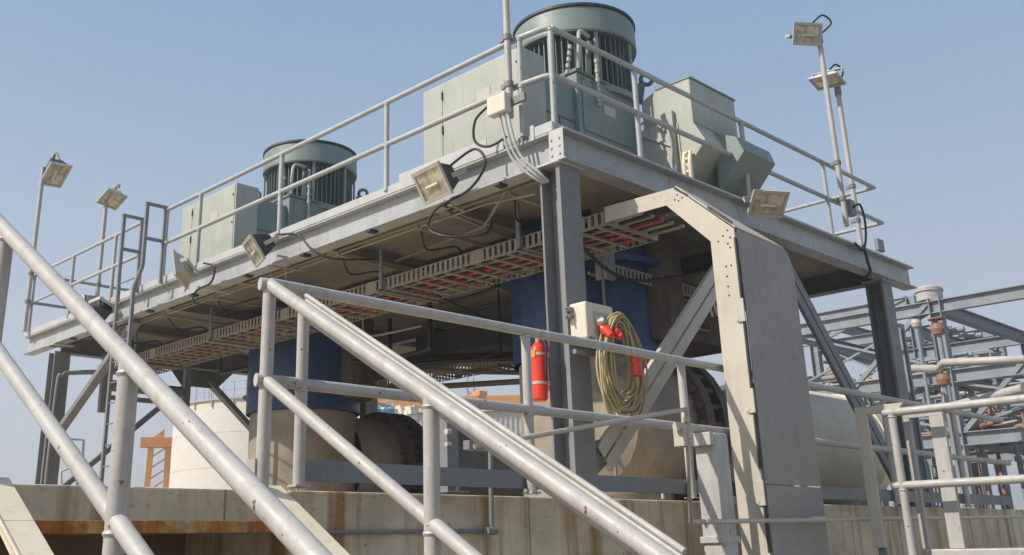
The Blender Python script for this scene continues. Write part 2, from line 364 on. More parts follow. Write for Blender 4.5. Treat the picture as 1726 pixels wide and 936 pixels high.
# ------------------------------------------------------------------ deck guard rails
def rail_run(label, cat, posts, rails, mat, r=.030, loc=None, group=None, base=None, name='guard_rail'):
    loc = loc or posts[0][0]
    t = thing(name, label, cat, loc, group)
    for a, b in posts:
        m = MB(); m.tube([a, b], r)
        if base: m.box((a[0] - base, a[1] - base, a[2]), (a[0] + base, a[1] + base, a[2] + .012))
        for pl in rails:
            if a[2] < pl[0][2] < b[2] + .05: m.lathe((a[0] + (b[0] - a[0]) * .9, a[1], pl[0][2] - r - .006), [(r + .001, -.008), (r + .007, 0), (r + .004, .008)], 16)
        m.obj('post', mat, t)
    for pl in rails: MB().tube(pl, r).obj('rail', mat, t)
    return t
ZM = ZR - .53
def P2(x, y, z1=ZR): return ((x, y, ZT + .052), (x, y, z1))
rail_run('long guard rail on the left deck edge, from corner mast to ladder gap', 'guard rail',
         [((X0 - .001, y, ZT + .052), (X0 - .001, y, ZR - .02)) for y in (6.15, 8.26, 10.40, 12.46, 13.45)],
         [[(X0, 13.45, ZR), (X0, 6.15, ZR), (X0 + .04, 5.86, ZR), (6.97, 5.80, ZR)], [(X0, 13.45, ZM), (X0, 6.15, ZM), (X0 + .04, 5.86, ZM), (6.97, 5.80, ZM)]], RAILD, .031)
rail_run('deck guard rail above the right edge beam, near corner to the two masts', 'guard rail',
         [((x, 5.79, ZT + .052), (x, 5.79, ZR - .02)) for x in (8.35, 10.55, 12.65)] + [((6.95, 5.79, ZT + .052), (6.965, 5.79, ZR - .01))],
         [[(6.975, 5.79, ZR), (14.25, 5.79, ZR), (14.25, 9.2, ZR)], [(6.975, 5.79, ZM), (14.35, 5.79, ZM), (14.35, 9.2, ZM)]], RAILD, .030)
rail_run('far short stretch of deck guard rail beyond the ladder gap at the left end', 'guard rail',
         [((X0, y, ZT + .052), (X0, y, ZR - .02)) for y in (14.2, 15.15, 16.75, 18.45)],
         [[(X0, 14.2, ZR), (X0, 18.45, ZR), (14.25, 18.45, ZR)], [(X0, 14.2, ZM), (X0, 18.45, ZM), (14.25, 18.45, ZM)]], RAILD, .030)
rail_run('guard rail at the far right edge of the steel deck behind the motors', 'guard rail',
         [((14.3, y, ZT + .052), (14.3, y, ZR - .02)) for y in (9.2, 11.3, 13.4, 15.5, 17.6)],
         [[(14.3, 9.25, ZR), (14.3, 18.4, ZR)], [(14.3, 9.25, ZM), (14.3, 18.4, ZM)]], RAILD, .030)

# access ladder at the gap
t = thing('access_ladder', 'grey steel ladder with square grab frames rising past the left edge of the deck', 'ladder', (6.56, 14.0, WK))
for ya, yb in ((14.2, 14.2), (13.45, 13.70)):
    m = MB(); m.bar((6.56, ya, ZR + .03), (6.56, ya, 4.0), .05, .05, (0, 1, 0)); m.bar((6.56, ya, 4.0), (6.57, yb, 3.72), .05, .05, (1, 0, 0)); m.bar((6.57, yb, 3.74), (6.57, yb, WK), .05, .05, (0, 1, 0))
    m.obj('stile', GREY, t, .003)
    m = MB(); m.bar((6.53, ya, ZR + .03), (X0, ya, ZR + .03), .045, .045); m.bar((6.56, ya, ZM + .02), (X0, ya, ZM + .02), .045, .045)
    m.bar((X0 - .034, ya, ZT), (X0 - .034, ya, ZR + .03), .04, .04, (0, 1, 0)); m.obj('grab_frame', GREY, t, .003)
z = WK + .25
while z < 3.9:
    MB().tube([(6.57, 13.72, z), (6.57, 14.18, z)], .012, 8).obj('rung', GREY, t); z += .3

# ------------------------------------------------------------------ pump motors
def motor(cy, label, jbox):
    X, Y = 9.5, cy
    t = thing('pump_motor', label, 'motor', (X, Y, ZT + .05), 'vertical motors on the steel deck')
    m = MB(); m.lathe((X, Y, 0), [(.62, 5.2), (.62, 6.12)], 48)
    for i in range(56):
        a = 2 * pi * i / 56; d = Vector((cos(a), sin(a), 0))
        m.bar(Vector((X, Y, 5.38)) + d * .67, Vector((X, Y, 6.08)) + d * .67, .014, .12, d)
    m.obj('finned_body', TEALD, t)
    for i in range(8):
        a = 2 * pi * i / 8 + .25; d = Vector((cos(a), sin(a), 0)); MB().bar(Vector((X, Y, 5.35)) + d * .765, Vector((X, Y, 6.11)) + d * .765, .05, .03, d).obj('cover_strut', TEAL, t, .003)
    MB().lathe((X, Y, 0), [(.62, 6.12), (.80, 6.10), (.80, 6.115), (.808, 6.12), (.80, 6.42), (.79, 6.445)], 64).obj('fan_cover', TEAL, t)
    MB().lathe((X, Y, 0), [(.79, 6.446), (.815, 6.45), (.815, 6.485), (.60, 6.52), (.10, 6.53), (.0001, 6.53)], 64).obj('top_ring', DARKM, t)
    m = MB(); m.lathe((X, Y, 0), [(.66, 5.30), (.78, 5.30), (.78, 5.38), (.66, 5.38)], 48); m.obj('lower_flange', TEAL, t)
    # base enclosure with chamfered front right corner
    yf = Y - .70
    pl = [(8.62, yf), (9.75, yf), (10.3, Y - .25), (10.3, Y + .85), (8.62, Y + .85)]
    MB().prism([(x, y, ZT + .051) for x, y in pl], (0, 0, 1.53)).obj('base_housing', TEAL, t, .008)
    m = MB(); m.prism([(8.60, yf - .02, 5.372), (9.76, yf - .02, 5.372), (10.32, Y - .26, 5.372), (10.32, Y + .87, 5.372), (8.60, Y + .87, 5.372)], (0, 0, .045))
    m.obj('housing_trim', TEALD, t, .004)
    MB().box((8.70, yf - .012, ZT + .12), (9.66, yf - .004, 4.60)).obj('lower_panel', TEAL, t, .003)
    MB().box((8.70, yf - .012, 4.64), (9.66, yf - .004, 5.34)).obj('upper_panel', TEAL, t, .003)
    # heat exchanger box on the left
    yb, ye = yf + .01, Y + .97
    MB().box((7.65, yb, ZT + .051), (8.05, ye, 5.38)).obj('cooler_box', PALET, t, .012)
    MB().box((7.642, yb + .03, ZT + .1), (7.648, ye - .38, 5.35)).obj('cooler_panel', PALET, t, .003); MB().box((7.642, ye - .355, ZT + .1), (7.648, ye - .03, 5.30)).obj('cooler_panel', PALET, t, .003)
    MB().box((8.051, yf + .06, ZT + .06), (8.618, Y + .6, 5.22)).obj('duct', TEAL, t, .006)
    m = MB(); m.box((8.1, yf + .05, 4.72), (8.6, yf + .058, 4.74)); m.box((8.33, yf + .05, ZT + .1), (8.345, yf + .058, 4.72)); m.obj('duct_seam', TEALD, t)
    MB().box((7.636, Y - .2, 4.9), (7.641, Y + .02, 5.05)).obj('nameplate', GALV, t)
    for z in (4.25, 4.75, 5.2):
        MB().tube([(7.635, ye - .366, z - .05), (7.635, ye - .366, z + .05)], .012, 8).obj('hinge', DARKM, t)
        MB().tube([(7.646, yb + .06, z), (7.628, yb + .06, z)], .014, 8).obj('latch', DARKM, t)
    for q in range(7):
        MB().tube([(8.74 + q * .148, yf - .020, 5.31), (8.74 + q * .148, yf - .010, 5.31)], .010, 6).obj('panel_bolt', DARKM, t)
    MB().box((9.1, yf - .018, 4.95), (9.32, yf - .0125, 5.08)).obj('nameplate', GALV, t)
    # lifting lugs
    for a in (-.78, .85, 2.42, 4.0):
        d = Vector((cos(a), sin(a), 0)); c = Vector((X, Y, 5.78)) + d * .92; s = Vector((0, 0, 1))
        m = MB(); m.tube([c + (d * cos(q) + s * sin(q)) * .075 for q in [2 * pi * k / 14 for k in range(14)]], .028, 8, closed=True)
        m.bar(c - d * .07 - s * .06, c - d * .12 - s * .34, .06, .09, d); m.obj('lifting_lug', TEALD, t)
    # small pipework by the near left corner
    m = MB()
    m.tube(smooth([(8.62, Y - .74, 5.40), (8.60, Y - .78, 5.70), (8.66, Y - .76, 5.90), (8.9, Y - .70, 5.94)]), .026, 10)
    m.tube([(8.95, Y - .76, 5.0), (8.95, Y - .76, 5.90)], .02, 10)
    for q in range(6): m.tube([(8.95, Y - .76, 5.05 + q * .13), (8.95, Y - .76, 5.10 + q * .13)], .030, 10)
    for q in range(5): m.tube([(8.40 + q * .02, Y - .74, 5.25 + q * .09), (8.40 + q * .02, Y - .74, 5.30 + q * .09)], .026, 8)
    m.obj('instrument_pipe', PALET, t)
    if jbox:
        j = MB().prism([(9.8, 6.0, 5.38), (9.8, 6.0, 4.79), (9.8, 5.86, 4.52), (9.8, 6.22, 4.14), (9.8, 6.5, 3.92), (9.8, 6.72, 3.92), (9.8, 6.72, 5.30), (9.8, 6.5, 5.38)], (1.02, 0, 0)).obj('junction_box', PALET, t, .008)
        MB().box((9.79, 5.985, 5.381), (10.84, 6.5, 5.40)).obj('lid', TEAL, j); MB().box((9.797, 5.992, 4.775), (10.83, 5.999, 4.80)).obj('trim', TEAL, j)
        m = MB(); m.prism([(10.22, 5.995, 4.77), (10.22, 5.66, 4.60), (10.22, 5.60, 4.42), (10.22, 5.995, 4.0)], (.72, 0, 0)); m.obj('cable_hood', TEAL, j, .004)
        # left support bracket: side plate with triangular stiffeners
        m = MB(); m.box((9.74, 6.25, 3.9), (9.79, 6.31, 5.02)); m.box((9.74, 6.9, 3.9), (9.79, 6.96, 5.1))
        m.bar((9.75, 6.92, 4.95), (9.75, 6.28, 4.55), .03, .03); m.bar((9.75, 6.92, 4.55), (9.75, 6.28, 4.1), .03, .03)
        m.tube([(9.74, 6.6 + .22 * cos(q), 4.78 + .22 * sin(q)) for q in [k * pi / 10 for k in range(11)]], .014, 8)
        m.box((9.762, 6.32, 3.95), (9.778, 6.89, 4.9)); m.obj('support_frame', PALET, t, .003)
        m = MB()
        for q in (6.06, 6.14): m.tube(smooth([(9.76, q, 4.42), (9.72, q - .01, 4.25), (9.74, q, 3.88)]), .028, 10)
        for q in range(5): m.tube([(9.77, 6.08, 4.40 - q * .08), (9.70, 6.08, 4.40 - q * .08)], .018, 8)
        m.tube([(9.79, 6.22, 4.85), (9.785, 6.2, 3.95)], .009, 6); m.obj('cable_gland', CREAM, t)
    return t
motor(7.5, 'nearest and largest green vertical pump motor with ribbed body, above the corner column', True)
motor(13.45, 'smaller-looking second green pump motor further left along the deck', False)

# ------------------------------------------------------------------ pump columns and discharge pipes
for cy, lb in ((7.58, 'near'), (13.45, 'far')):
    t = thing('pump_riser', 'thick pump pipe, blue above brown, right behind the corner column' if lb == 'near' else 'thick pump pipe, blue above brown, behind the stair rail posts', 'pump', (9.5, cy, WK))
    MB().lathe((9.5, cy, 0), [(.90, 2.03), (.905, 2.04), (.905, ZT - .14)], 64).obj('blue_shell', BLUE, t)
    MB().lathe((9.88, cy - .74, 0), [(.001, 2.22), (.32, 2.22), (.36, 2.26), (.36, 3.5)], 40).obj('brown_cylinder', FLANGE, t)  # extra dark brown cylinder, makes the blue shell darker at its upper right
    MB().lathe((9.5, cy, 0), [(.90, WK), (.90, .5), (.84, .51), (.84, 2.03)], 64).obj('lower_casing', PIPEB, t)
    m = MB(); m.lathe((9.5, cy, 0), [(.9, 3.08), (1.04, 3.08), (1.04, 3.16), (.9, 3.16)], 64); m.obj('collar', BLUE, t)
    m = MB(); m.tube([(8.55, cy - .3, .5), (8.55, cy - .3, 3.6)], .025, 10); m.tube([(8.9, cy - .76, .5), (8.9, cy - .76, 3.6)], .018, 8); m.obj('riser_conduit', GREY, t)
    d = thing('discharge_pipe', 'huge brown horizontal pipe with bolted dark flange behind the cable coil and brace' if lb == 'near' else 'brown horizontal pipe with bolted dark flange behind the stair rail', 'pipe', (11, cy, WK))
    R = .80 if lb == 'near' else .78; cz = 1.28
    xe = 9.95 if lb == 'near' else 11.0
    if lb == 'near': cy, R, cz = 7.22, .84, 1.25
    MB().lathe((0, cy, cz), ([(.001, 8.80), (R * .5, 8.84), (R * .8, 9.0), (R * .95, 9.2), (R, 9.45)] if lb == 'near' else [(R, 10.1)]) + [(R, xe)], 64, 'X').obj('barrel', PIPEB, d)
    MB().lathe((0, cy, cz), [(R, xe - .05), (R + .13, xe - .05), (R + .13, xe + .10), (R + .02, xe + .10), (R + .02, xe + .30), (R + .13, xe + .30), (R + .13, xe + .45), (R, xe + .45)], 64, 'X').obj('flange', FLANGE, d)
    m = MB()
    for i in range(28):
        a = 2 * pi * i / 28; m.tube([(xe - .12, cy + (R + .07) * cos(a), cz + (R + .07) * sin(a)), (xe + .52, cy + (R + .07) * cos(a), cz + (R + .07) * sin(a))], .04, 8)
    m.obj('flange_bolt', FLANGE, d)
    m = MB(); m.box((10.6, cy - .5, WK), (10.9, cy + .5, .62)); m.box((xe + 1, cy - .5, WK), (xe + 1.3, cy + .5, .62)); m.obj('saddle', CONC, d, .01)
    if lb == 'near':
        MB().lathe((0, cy, cz), [(.78, 12.35), (.78, 14.9)], 64, 'X').obj('pale_pipe', CREAM, d)
        v_ = thing('cream_vessel', 'rounded cream horizontal vessel with dark valve, right of the grey riser cover', 'vessel', (17.5, 9.2, WK)); vy, vz = 9.2, 1.62
        MB().lathe((0, vy, vz), [(.78, 14.95), (1.02, 15.6), (1.02, 18.9), (.97, 19.5), (.80, 20.0), (.5, 20.3), (.001, 20.4)], 64, 'X').obj('shell', CREAM, v_)
        for x in (16.4, 18.9): MB().lathe((0, vy, vz), [(1.02, x), (1.05, x), (1.05, x + .06), (1.02, x + .06)], 64, 'X').obj('band', CREAM, v_)
        m = MB(); m.tube([(17.0, vy - 1.0, 2.05), (17.0, vy - 1.22, 2.05)], .14, 20); m.tube([(16.3, vy - 1.14, 1.80), (17.5, vy - 1.14, 2.0)], .05, 10); m.box((16.4, vy - 1.2, 1.62), (16.8, vy - .9, 1.84)); m.obj('valve', DARKM, v_)
        for x in (15.9, 18.3): MB().box((x, vy - .8, WK), (x + .2, vy + .8, .75)).obj('saddle', CONC, v_, .01)
    else:
        MB().lathe((0, cy, cz), [(.74, xe + .45), (.74, 15.5)], 64, 'X').obj('pale_pipe', PLINTH, d)

# dark drive ducts slung under the deck
t = thing('service_duct', 'dark boxed service duct slung under the deck between the two pump risers', 'duct', (11.2, 11, 2.9))
MB().box((10.9, 9.0, 2.92), (12.6, 12.3, 3.30)).obj('duct_body', DARKM, t, .01)
for y in (9.4, 11.9): MB().box((11.0, y, 3.301), (12.5, y + .05, 3.4)).obj('hanger', DARKM, t)
t = thing('service_duct', 'dark brown boxed duct under the deck, right of the near blue pump riser', 'duct', (11.2, 8, 2.5))
MB().box((10.45, 7.25, 2.50), (12.4, 9.0, 3.30)).obj('duct_body', FLANGE, t, .01)
for x in (10.7, 12.1): MB().box((x, 7.5, 3.301), (x + .05, 8.8, 3.4)).obj('hanger', DARKM, t)
t = thing('process_pipe', 'bundle of thin black pipes under the deck dropping behind the guard rail post', 'pipe', (11, 8.8, 1))
for i, dx in enumerate((0, .22, .44)):
    MB().tube(smooth([(9.6 + dx * .4, 12.3 - dx, 2.75 - i * .06), (10.6, 10.6 - dx, 2.72 - i * .06), (11.2 + dx, 9.35 - dx * .6, 2.62 - i * .05), (11.3 + dx, 9.15 - dx * .6, 2.45), (11.3 + dx, 9.1 - dx * .6, .4)], 8), .035, 10).obj('pipe', BLACK, t)
t = thing('process_pipe', 'pale horizontal pipe crossing under the deck behind the pumps', 'pipe', (12, 12, 2.4))
MB().tube([(10.3, 16.5, 2.72), (13.6, 8.9, 2.55)], .05, 12).obj('pipe', TRAY, t)
MB().tube([(9.9, 11.9, 2.6), (13.8, 10.6, 2.75)], .045, 12).obj('branch', TRAY, t)

# ------------------------------------------------------------------ cable trays
def ladder_tray(t, x0, x1, y0, y1, z0, z1, slots=True, step=.075):
    for x in (x0, x1):
        m = MB(); m.box((x - .004, y0, z0), (x + .004, y1, z0 + .010)); m.box((x - .004, y0, z1 - .010), (x + .004, y1, z1))
        y = y0 + .02
        n = 0
        while y < y1 - .03:
            n += 1
            if n % 22: m.box((x - .003, y, z0 + .009), (x + .003, y + step * .5, z1 - .009))
            else: m.box((x - .007, y - .05, z0 - .004), (x + .007, y + .10, z1 + .004))
            y += step
        m.obj('side_rail', TRAY, t)
    m = MB(); y = y0 + .1
    while y < y1: m.box((x0 + .005, y, z0 + .002), (x1 - .005, y + .035, z0 + .022)); y += .25
    m.obj('rung', TRAY, t)
t = thing('cable_tray', 'long slotted cable ladder carrying red cables under the deck edge', 'cable tray', (8.05, 5.3, 3.0))
ladder_tray(t, 7.66, 8.50, 5.78, 17.1, 2.99, 3.14, step=.085)
for i in range(9):
    x = 7.75 + i * .085; c = REDD if i in (4,) else BLACK if i % 2 else TRAY
    MB().tube(smooth([(x + random.uniform(-.02, .02), y, 3.045 + random.uniform(-.004, .012)) for y in [5.4 + k * 1.3 for k in range(10)]], 4), .020 if c is not REDD else .026, 8).obj('cable', c, t)
rnd = random.Random(2)
for k in range(13):
    y = 5.95 + k * .62
    for q in range(7):
        xx = 7.98 + rnd.uniform(0, .36); yy = y + rnd.uniform(-.14, .14); MB().bar((xx, yy, 3.012), (xx + rnd.uniform(.03, .07), yy + rnd.uniform(-.02, .02), 3.014), .05, .018).obj('cable_tie', REDD if k < 9 else TRAY, t)
for y in (6.9, 9.2, 11.6, 13.2, 15.6):
    m = MB(); m.box((7.60, y, 2.965), (8.58, y + .05, 2.996)); m.box((7.60, y, 2.97), (7.63, y + .05, 3.5)); m.box((8.55, y, 2.97), (8.58, y + .05, 3.5)); m.obj('hanger', GREY, t, .002)
t = thing('cable_tray', 'lower slotted cable ladder further back, between the two blue pump risers', 'cable tray', (12, 8, 2.6))
ladder_tray(t, 11.0, 11.5, 7.0, 16.5, 2.62, 2.74)
for y in (8, 10.5, 13): MB().box((10.95, y, 2.58), (11.55, y + .05, 2.615)).obj('hanger', GREY, t)
t = thing('cable_tray', 'short open cable ladder turning under the deck beside the grey riser cover', 'cable tray', (9, 6.4, 2.9))
m = MB()
for k in range(34): m.box((8.7 + k * .075, 6.62, 2.86), (8.735 + k * .075, 6.63, 2.96))
m.box((8.68, 6.62, 2.84), (11.3, 6.632, 2.86)); m.box((8.68, 6.62, 2.96), (11.3, 6.632, 2.98)); m.box((8.68, 7.12, 2.84), (11.3, 7.132, 2.98)); m.obj('side_rail', TRAY, t)
for i in range(5): MB().tube(smooth([(8.7, 6.7 + i * .08, 2.9), (9.6, 6.72 + i * .07, 2.9 - .03 * (i % 2)), (10.4, 6.7 + i * .08, 2.88), (11.3, 6.7 + i * .08, 2.9)]), .022, 8).obj('cable', BLACK if i % 2 else TRAY, t)
m = MB()
for i in range(7):
    y = 5.95 + i * .07; m.tube([(10.2, y, 2.98 - i * .02), (10.45, y - .02, 2.90 - i * .02)], .018, 8)
    m.tube([(10.3, y, 2.80), (10.4, y, 2.55)], .016, 8)
m.obj('cable_end', PLAST, t)

rnd = random.Random(21)
for i, (x, y) in enumerate(((8.95, 8.6), (9.3, 10.2), (9.0, 11.3), (10.4, 9.9), (10.6, 12.6), (8.8, 14.9), (12.9, 8.2), (12.2, 10.6))):
    t = thing('drop_pipe', 'short small-bore pipe hanging under the deck, %s from the near column' % ['first', 'second', 'third', 'fourth', 'fifth', 'sixth', 'seventh', 'eighth'][i], 'pipe', (x, y, 3.2), 'small pipes under the deck')
    l = rnd.uniform(.3, .9); sy = rnd.choice((-1, 1)) * rnd.uniform(.5, 1.4)
    MB().tube(smooth([(x, y, 3.62), (x, y, 3.5 - l + .1), (x + .02, y + .1 * sy, 3.5 - l), (x + .05, y + sy, 3.48 - l)], 5), rnd.choice((.018, .025, .035)), 8).obj('pipe', rnd.choice((GREY, BLACK, TRAY, DARKM)), t)
for i in range(7):
    y = 6.6 + i * 1.45; t = thing('strut_channel', 'slotted strut across the soffit above the tray, %s from the corner column' % ['first', 'second', 'third', 'fourth', 'fifth', 'sixth', 'seventh'][i], 'strut', (7.2, y, 3.4), 'struts under the deck')
    MB().bar((7.15, y, 3.42), (8.9, y + .05, 3.42), .04, .04).obj('channel', TRAY, t)
    MB().tube(smooth([(7.25, y + .02, 3.38), (7.6, y + .3, 3.30), (7.9, y + .1, 3.34), (8.2, y + .35, 3.16)], 5), .013, 7).obj('cable', BLACK, t)
t = thing('sagging_cable', 'dark sagging cables under the deck above the fire extinguisher', 'cable', (8.6, 7, 3))
MB().tube(smooth([(7.3, 5.95, 3.3), (7.9, 6.3, 2.95), (8.8, 6.4, 2.75), (9.8, 6.3, 2.95), (10.6, 6.2, 3.2)], 6), .02, 8).obj('cable', BLACK, t)
MB().tube(smooth([(8.3, 9.2, 3.1), (9.4, 8.9, 2.75), (10.8, 9.1, 2.9)], 6), .02, 8).obj('cable', BLACK, t)

# ------------------------------------------------------------------ cable riser with grey cover
t = thing('cable_riser', 'tall cream cable riser with plain grey cover, bent at the top under the deck', 'cable riser', (8.1, 4.5, G))
XR, YF, YK, XE = 7.6, 4.355, 4.60, 8.58
prof = [(YF, G + .02), (YF, 2.60), (4.93, 3.14), (5.75, 3.16), (5.75, 3.0), (5.03, 2.99), (YK, 2.54), (YK, G + .02)]
m = MB(); m.prism([(XR, y, z) for y, z in prof], (.012, 0, 0)); m.obj('side_channel', GALV, t, .002)
m = MB(); m.prism([(XE, YF, G + .02), (XE, YF, 2.38), (XE, YK, 2.46), (XE, YK, G + .02)], (.012, 0, 0)); m.obj('side_channel', GALV, t, .002)
def cover_piece(z0, z1): return MB().box((XR + .035, YF - .016, z0), (XE - .01, YF - .004, z1))
MB().prism([(XR + .035, YF - .016, .43), (XE - .01, YF - .016, .43), (XE - .01, YF - .016, 2.38), (XE - .06, YF - .016, 2.50), (XE - .15, YF - .016, 2.555), (XR + .035, YF - .016, 2.60)], (0, .012, 0)).obj('front_cover', COVER, t, .003)
cover_piece(G + .04, .422).obj('front_cover', COVER, t, .003)
# chamfered head of the cover
m = MB(); m.prism([(XR + .005, YF - .004, 2.61), (XR + .005, 4.92, 3.148), (XR + .22, 4.80, 3.04), (XE - .02, YF + .01, 2.50), (XE - .15, YF - .004, 2.57)], (0, -.008, .010)); m.obj('slanted_cover', GALV, t, .003)
# clips, slots, bolt holes on the side channel
for z0, z1 in ((1.95, 2.52), (1.15, 1.78), (.55, 1.02), (-.1, .28), (-.9, -.3)):
    MB().box((XR - .002, YF - .003, z0), (XR + .033, YF + .012, z1)).obj('slot', DARKM, t)
MB().prism([(XR - .003, 4.37, 2.645), (XR - .003, 4.60, 2.855), (XR - .003, 4.585, 2.875), (XR - .003, 4.355, 2.665)], (.004, 0, 0)).obj('slot', DARKM, t)
MB().prism([(XR - .003, 4.80, 3.02), (XR - .003, 4.93, 3.125), (XR - .003, 4.92, 3.14), (XR - .003, 4.79, 3.04)], (.004, 0, 0)).obj('slot', DARKM, t)
for y, z in ((4.42, 2.60), (4.40, 2.53), (4.43, 2.48), (4.47, 2.56), (4.41, 2.44), (4.42, 2.28), (4.47, 2.28), (4.47, 2.19), (4.47, 2.10), (4.47, 2.02), (4.85, 3.02), (4.89, 3.00), (4.93, 3.02), (4.90, 3.06), (4.52, 2.52)):
    MB().tube([(XR - .003, y, z), (XR + .001, y, z)], .009, 8).obj('bolt_hole', DARKM, t)
for z in (1.87, 1.10, .36, -.22):
    m = MB(); m.box((XR - .016, YF - .02, z - .10), (XR - .001, YF + .045, z + .10)); m.tube([(XR - .02, YF + .05, z - .07), (XR - .001, YF + .05, z - .07)], .02, 10); m.obj('cover_clip', GALV, t, .002)
# slotted bracket plate behind, closes the horizontal leg toward the tray
MB().box((7.63, 5.76, 2.99), (8.5, 5.772, 3.15)).obj('end_plate', TRAY, t)

# ------------------------------------------------------------------ walkway guard rail with kick plate
YW = 4.681
t = rail_run('long grey pipe guard rail with kick plate along the edge of the concrete walkway', 'guard rail',
             [((x, YW, WK), (x, YW, 1.40)) for x in (3.29, 5.18, 7.08, 8.98, 10.88, 12.78)],
             [[(3.06, YW, 1.425), (14.4, YW, 1.425)], [(3.06, YW, .88), (14.4, YW, .88)]], RAIL, .034, base=.045)
MB().box((3.33, 4.722, .355), (14.35, 4.732, .47)).obj('kick_plate', GREY, t, .002)
m = MB().box((-9, 4.62, .20), (13.2, 4.949, WK - .001)); m.obj('walkway_kerb', CONC, t, .01) if False else None
for x in (4.6, 5.35, 6.05, 6.85, 7.5): MB().tube([(x, 4.80, WK + .001), (x, 4.80, .36)], .014, 8).obj('anchor_bolt', GALV, t)

# ------------------------------------------------------------------ stair with hand rails
SLP = .586
def zr(y): return 1.419 + SLP * (y - 4.681)
def stair_rail(X, label, top, bot, posts, joined):
    t = thing('stair_rail', label, 'stair rail', (X, 3.35, G))
    a, b = top
    MB().tube([(X, a, zr(a)), (X, bot, zr(bot))], .036, 20).obj('hand_rail', RAIL, t)
    MB().tube([(X, a, zr(a) - .54), (X, bot, zr(bot) - .54)], .034, 20).obj('mid_rail', RAIL, t)
    for y in posts:
        m = MB(); m.tube([(X, y, max(G, zr(y) - 1.28)), (X, y, zr(y) - .005)], .037, 20)
        for dz in (.045, .585): m.lathe((X, y, zr(y) - dz), [(.0375, -.012), (.044, 0), (.0385, .010)], 20)
        m.obj('post', RAIL, t)
    return t
t = stair_rail(3.054, 'light grey stair hand rail starting at the walkway corner, right of the stair', (4.681, 0), 1.25, (3.345, 2.1), True)
MB().tube([(3.054, 4.681, .30), (3.054, 4.681, 1.419)], .037, 20).obj('post', RAIL, t)
for z in (1.419, .88): MB().tube([(3.054 - .055, 4.70, z), (3.054 + .02, 4.681, z)], .036, 16).obj('rail_end', RAIL, t)
m = MB(); m.box((3.005, 4.68, .32), (3.017, 4.76, .46)); m.obj('foot_plate', RAIL, t)
stair_rail(1.62, 'nearest thick pipe hand rail crossing the lower left corner of the view', (5.3, 0), .9, (3.36, 4.75, 1.9), False)
t = thing('conduit_run', 'slim bundle of pale conduits sloping down just behind the stair hand rail', 'conduit', (3.2, 4.6, .3))
for i, (dx, dz) in enumerate(((.0, 0), (.006, -.029), (.012, -.058), (-.004, .029), (.018, -.087), (.024, -.115))):
    MB().tube([(3.25 + dx, 4.60, zr(4.60) - .03 + dz), (3.25 + dx, 2.2, zr(2.2) - .03 + dz)], .0135, 10).obj('conduit', RAIL, t)
t = thing('stair_flight', 'steel stair with cream stringer and rusty orange top tread climbing to the walkway', 'stair', (2.3, 3, G))
def zs(y): return .33 + SLP * (y - 4.72)
for X, nm in ((3.062, 'stringer'), (1.61, 'stringer')):
    m = MB(); yb = 1.45
    m.prism([(X, 4.72, .33), (X, 4.72, .30), (X, 4.42, .115), (X, yb, zs(yb) - .165), (X, yb, zs(yb))], (.012, 0, 0))
    m.bar((X + .075, 4.74, .325), (X + .075, yb, zs(yb) - .005), .15, .010, (0, 0, 1))
    m.obj(nm, CREAM, t, .002)
y, z = 4.40, .135
k = 0
while z > G + .1:
    MB().box((1.63, y, z - .055), (3.055, y + .245, z)).obj('tread', RUST, t, .003); y -= .30; z -= .30 * SLP; k += 1

# ------------------------------------------------------------------ fire extinguisher
t = thing('fire_extinguisher', 'bright red fire extinguisher strapped to the grey corner column', 'fire extinguisher', (6.80, 6.00, 1.22))
MB().lathe((6.80, 6.0, 0), [(.001, 1.215), (.055, 1.215), (.072, 1.235), (.072, 1.66), (.062, 1.70), (.035, 1.735), (.022, 1.75)], 28).obj('cylinder', RED, t)
m = MB(); m.tube([(6.80, 6.0, 1.74), (6.80, 6.0, 1.79)], .02, 12); m.box((6.76, 5.99, 1.79), (6.86, 6.01, 1.815)); m.bar((6.78, 6.0, 1.80), (6.88, 6.0, 1.85), .016, .012); m.obj('valve_handle', GALV, t)
m = MB(); m.tube(smooth([(6.80, 5.985, 1.78), (6.80, 5.91, 1.72), (6.79, 5.90, 1.5), (6.80, 5.915, 1.38)]), .011, 8); m.obj('hose', BLACK, t)
for z in (1.36, 1.62):
    m = MB(); m.lathe((6.80, 6.0, 0), [(.0755, z), (.0755, z + .025)], 28); m.box((6.87, 5.955, z - .01), (6.904, 5.985, z + .035)); m.tube([(6.84, 5.925, z + .01), (6.84, 5.955, z + .01)], .022, 10); m.obj('strap', GALV, t)

MB().box((6.75, 5.935, 1.47), (6.80, 5.945, 1.56)).obj('tag', YEL, t) if False else None
MB().lathe((6.80, 6.0, 0), [(.0735, 1.43), (.0735, 1.58)], 28).obj('label_band', PLAST, t) if False else None
MB().tube([(6.79, 5.975, 1.775), (6.785, 5.955, 1.775)], .022, 12).obj('gauge', YEL, t)
MB().box((6.722, 5.97, 1.60), (6.728, 6.02, 1.665)).obj('tag', YEL, t)

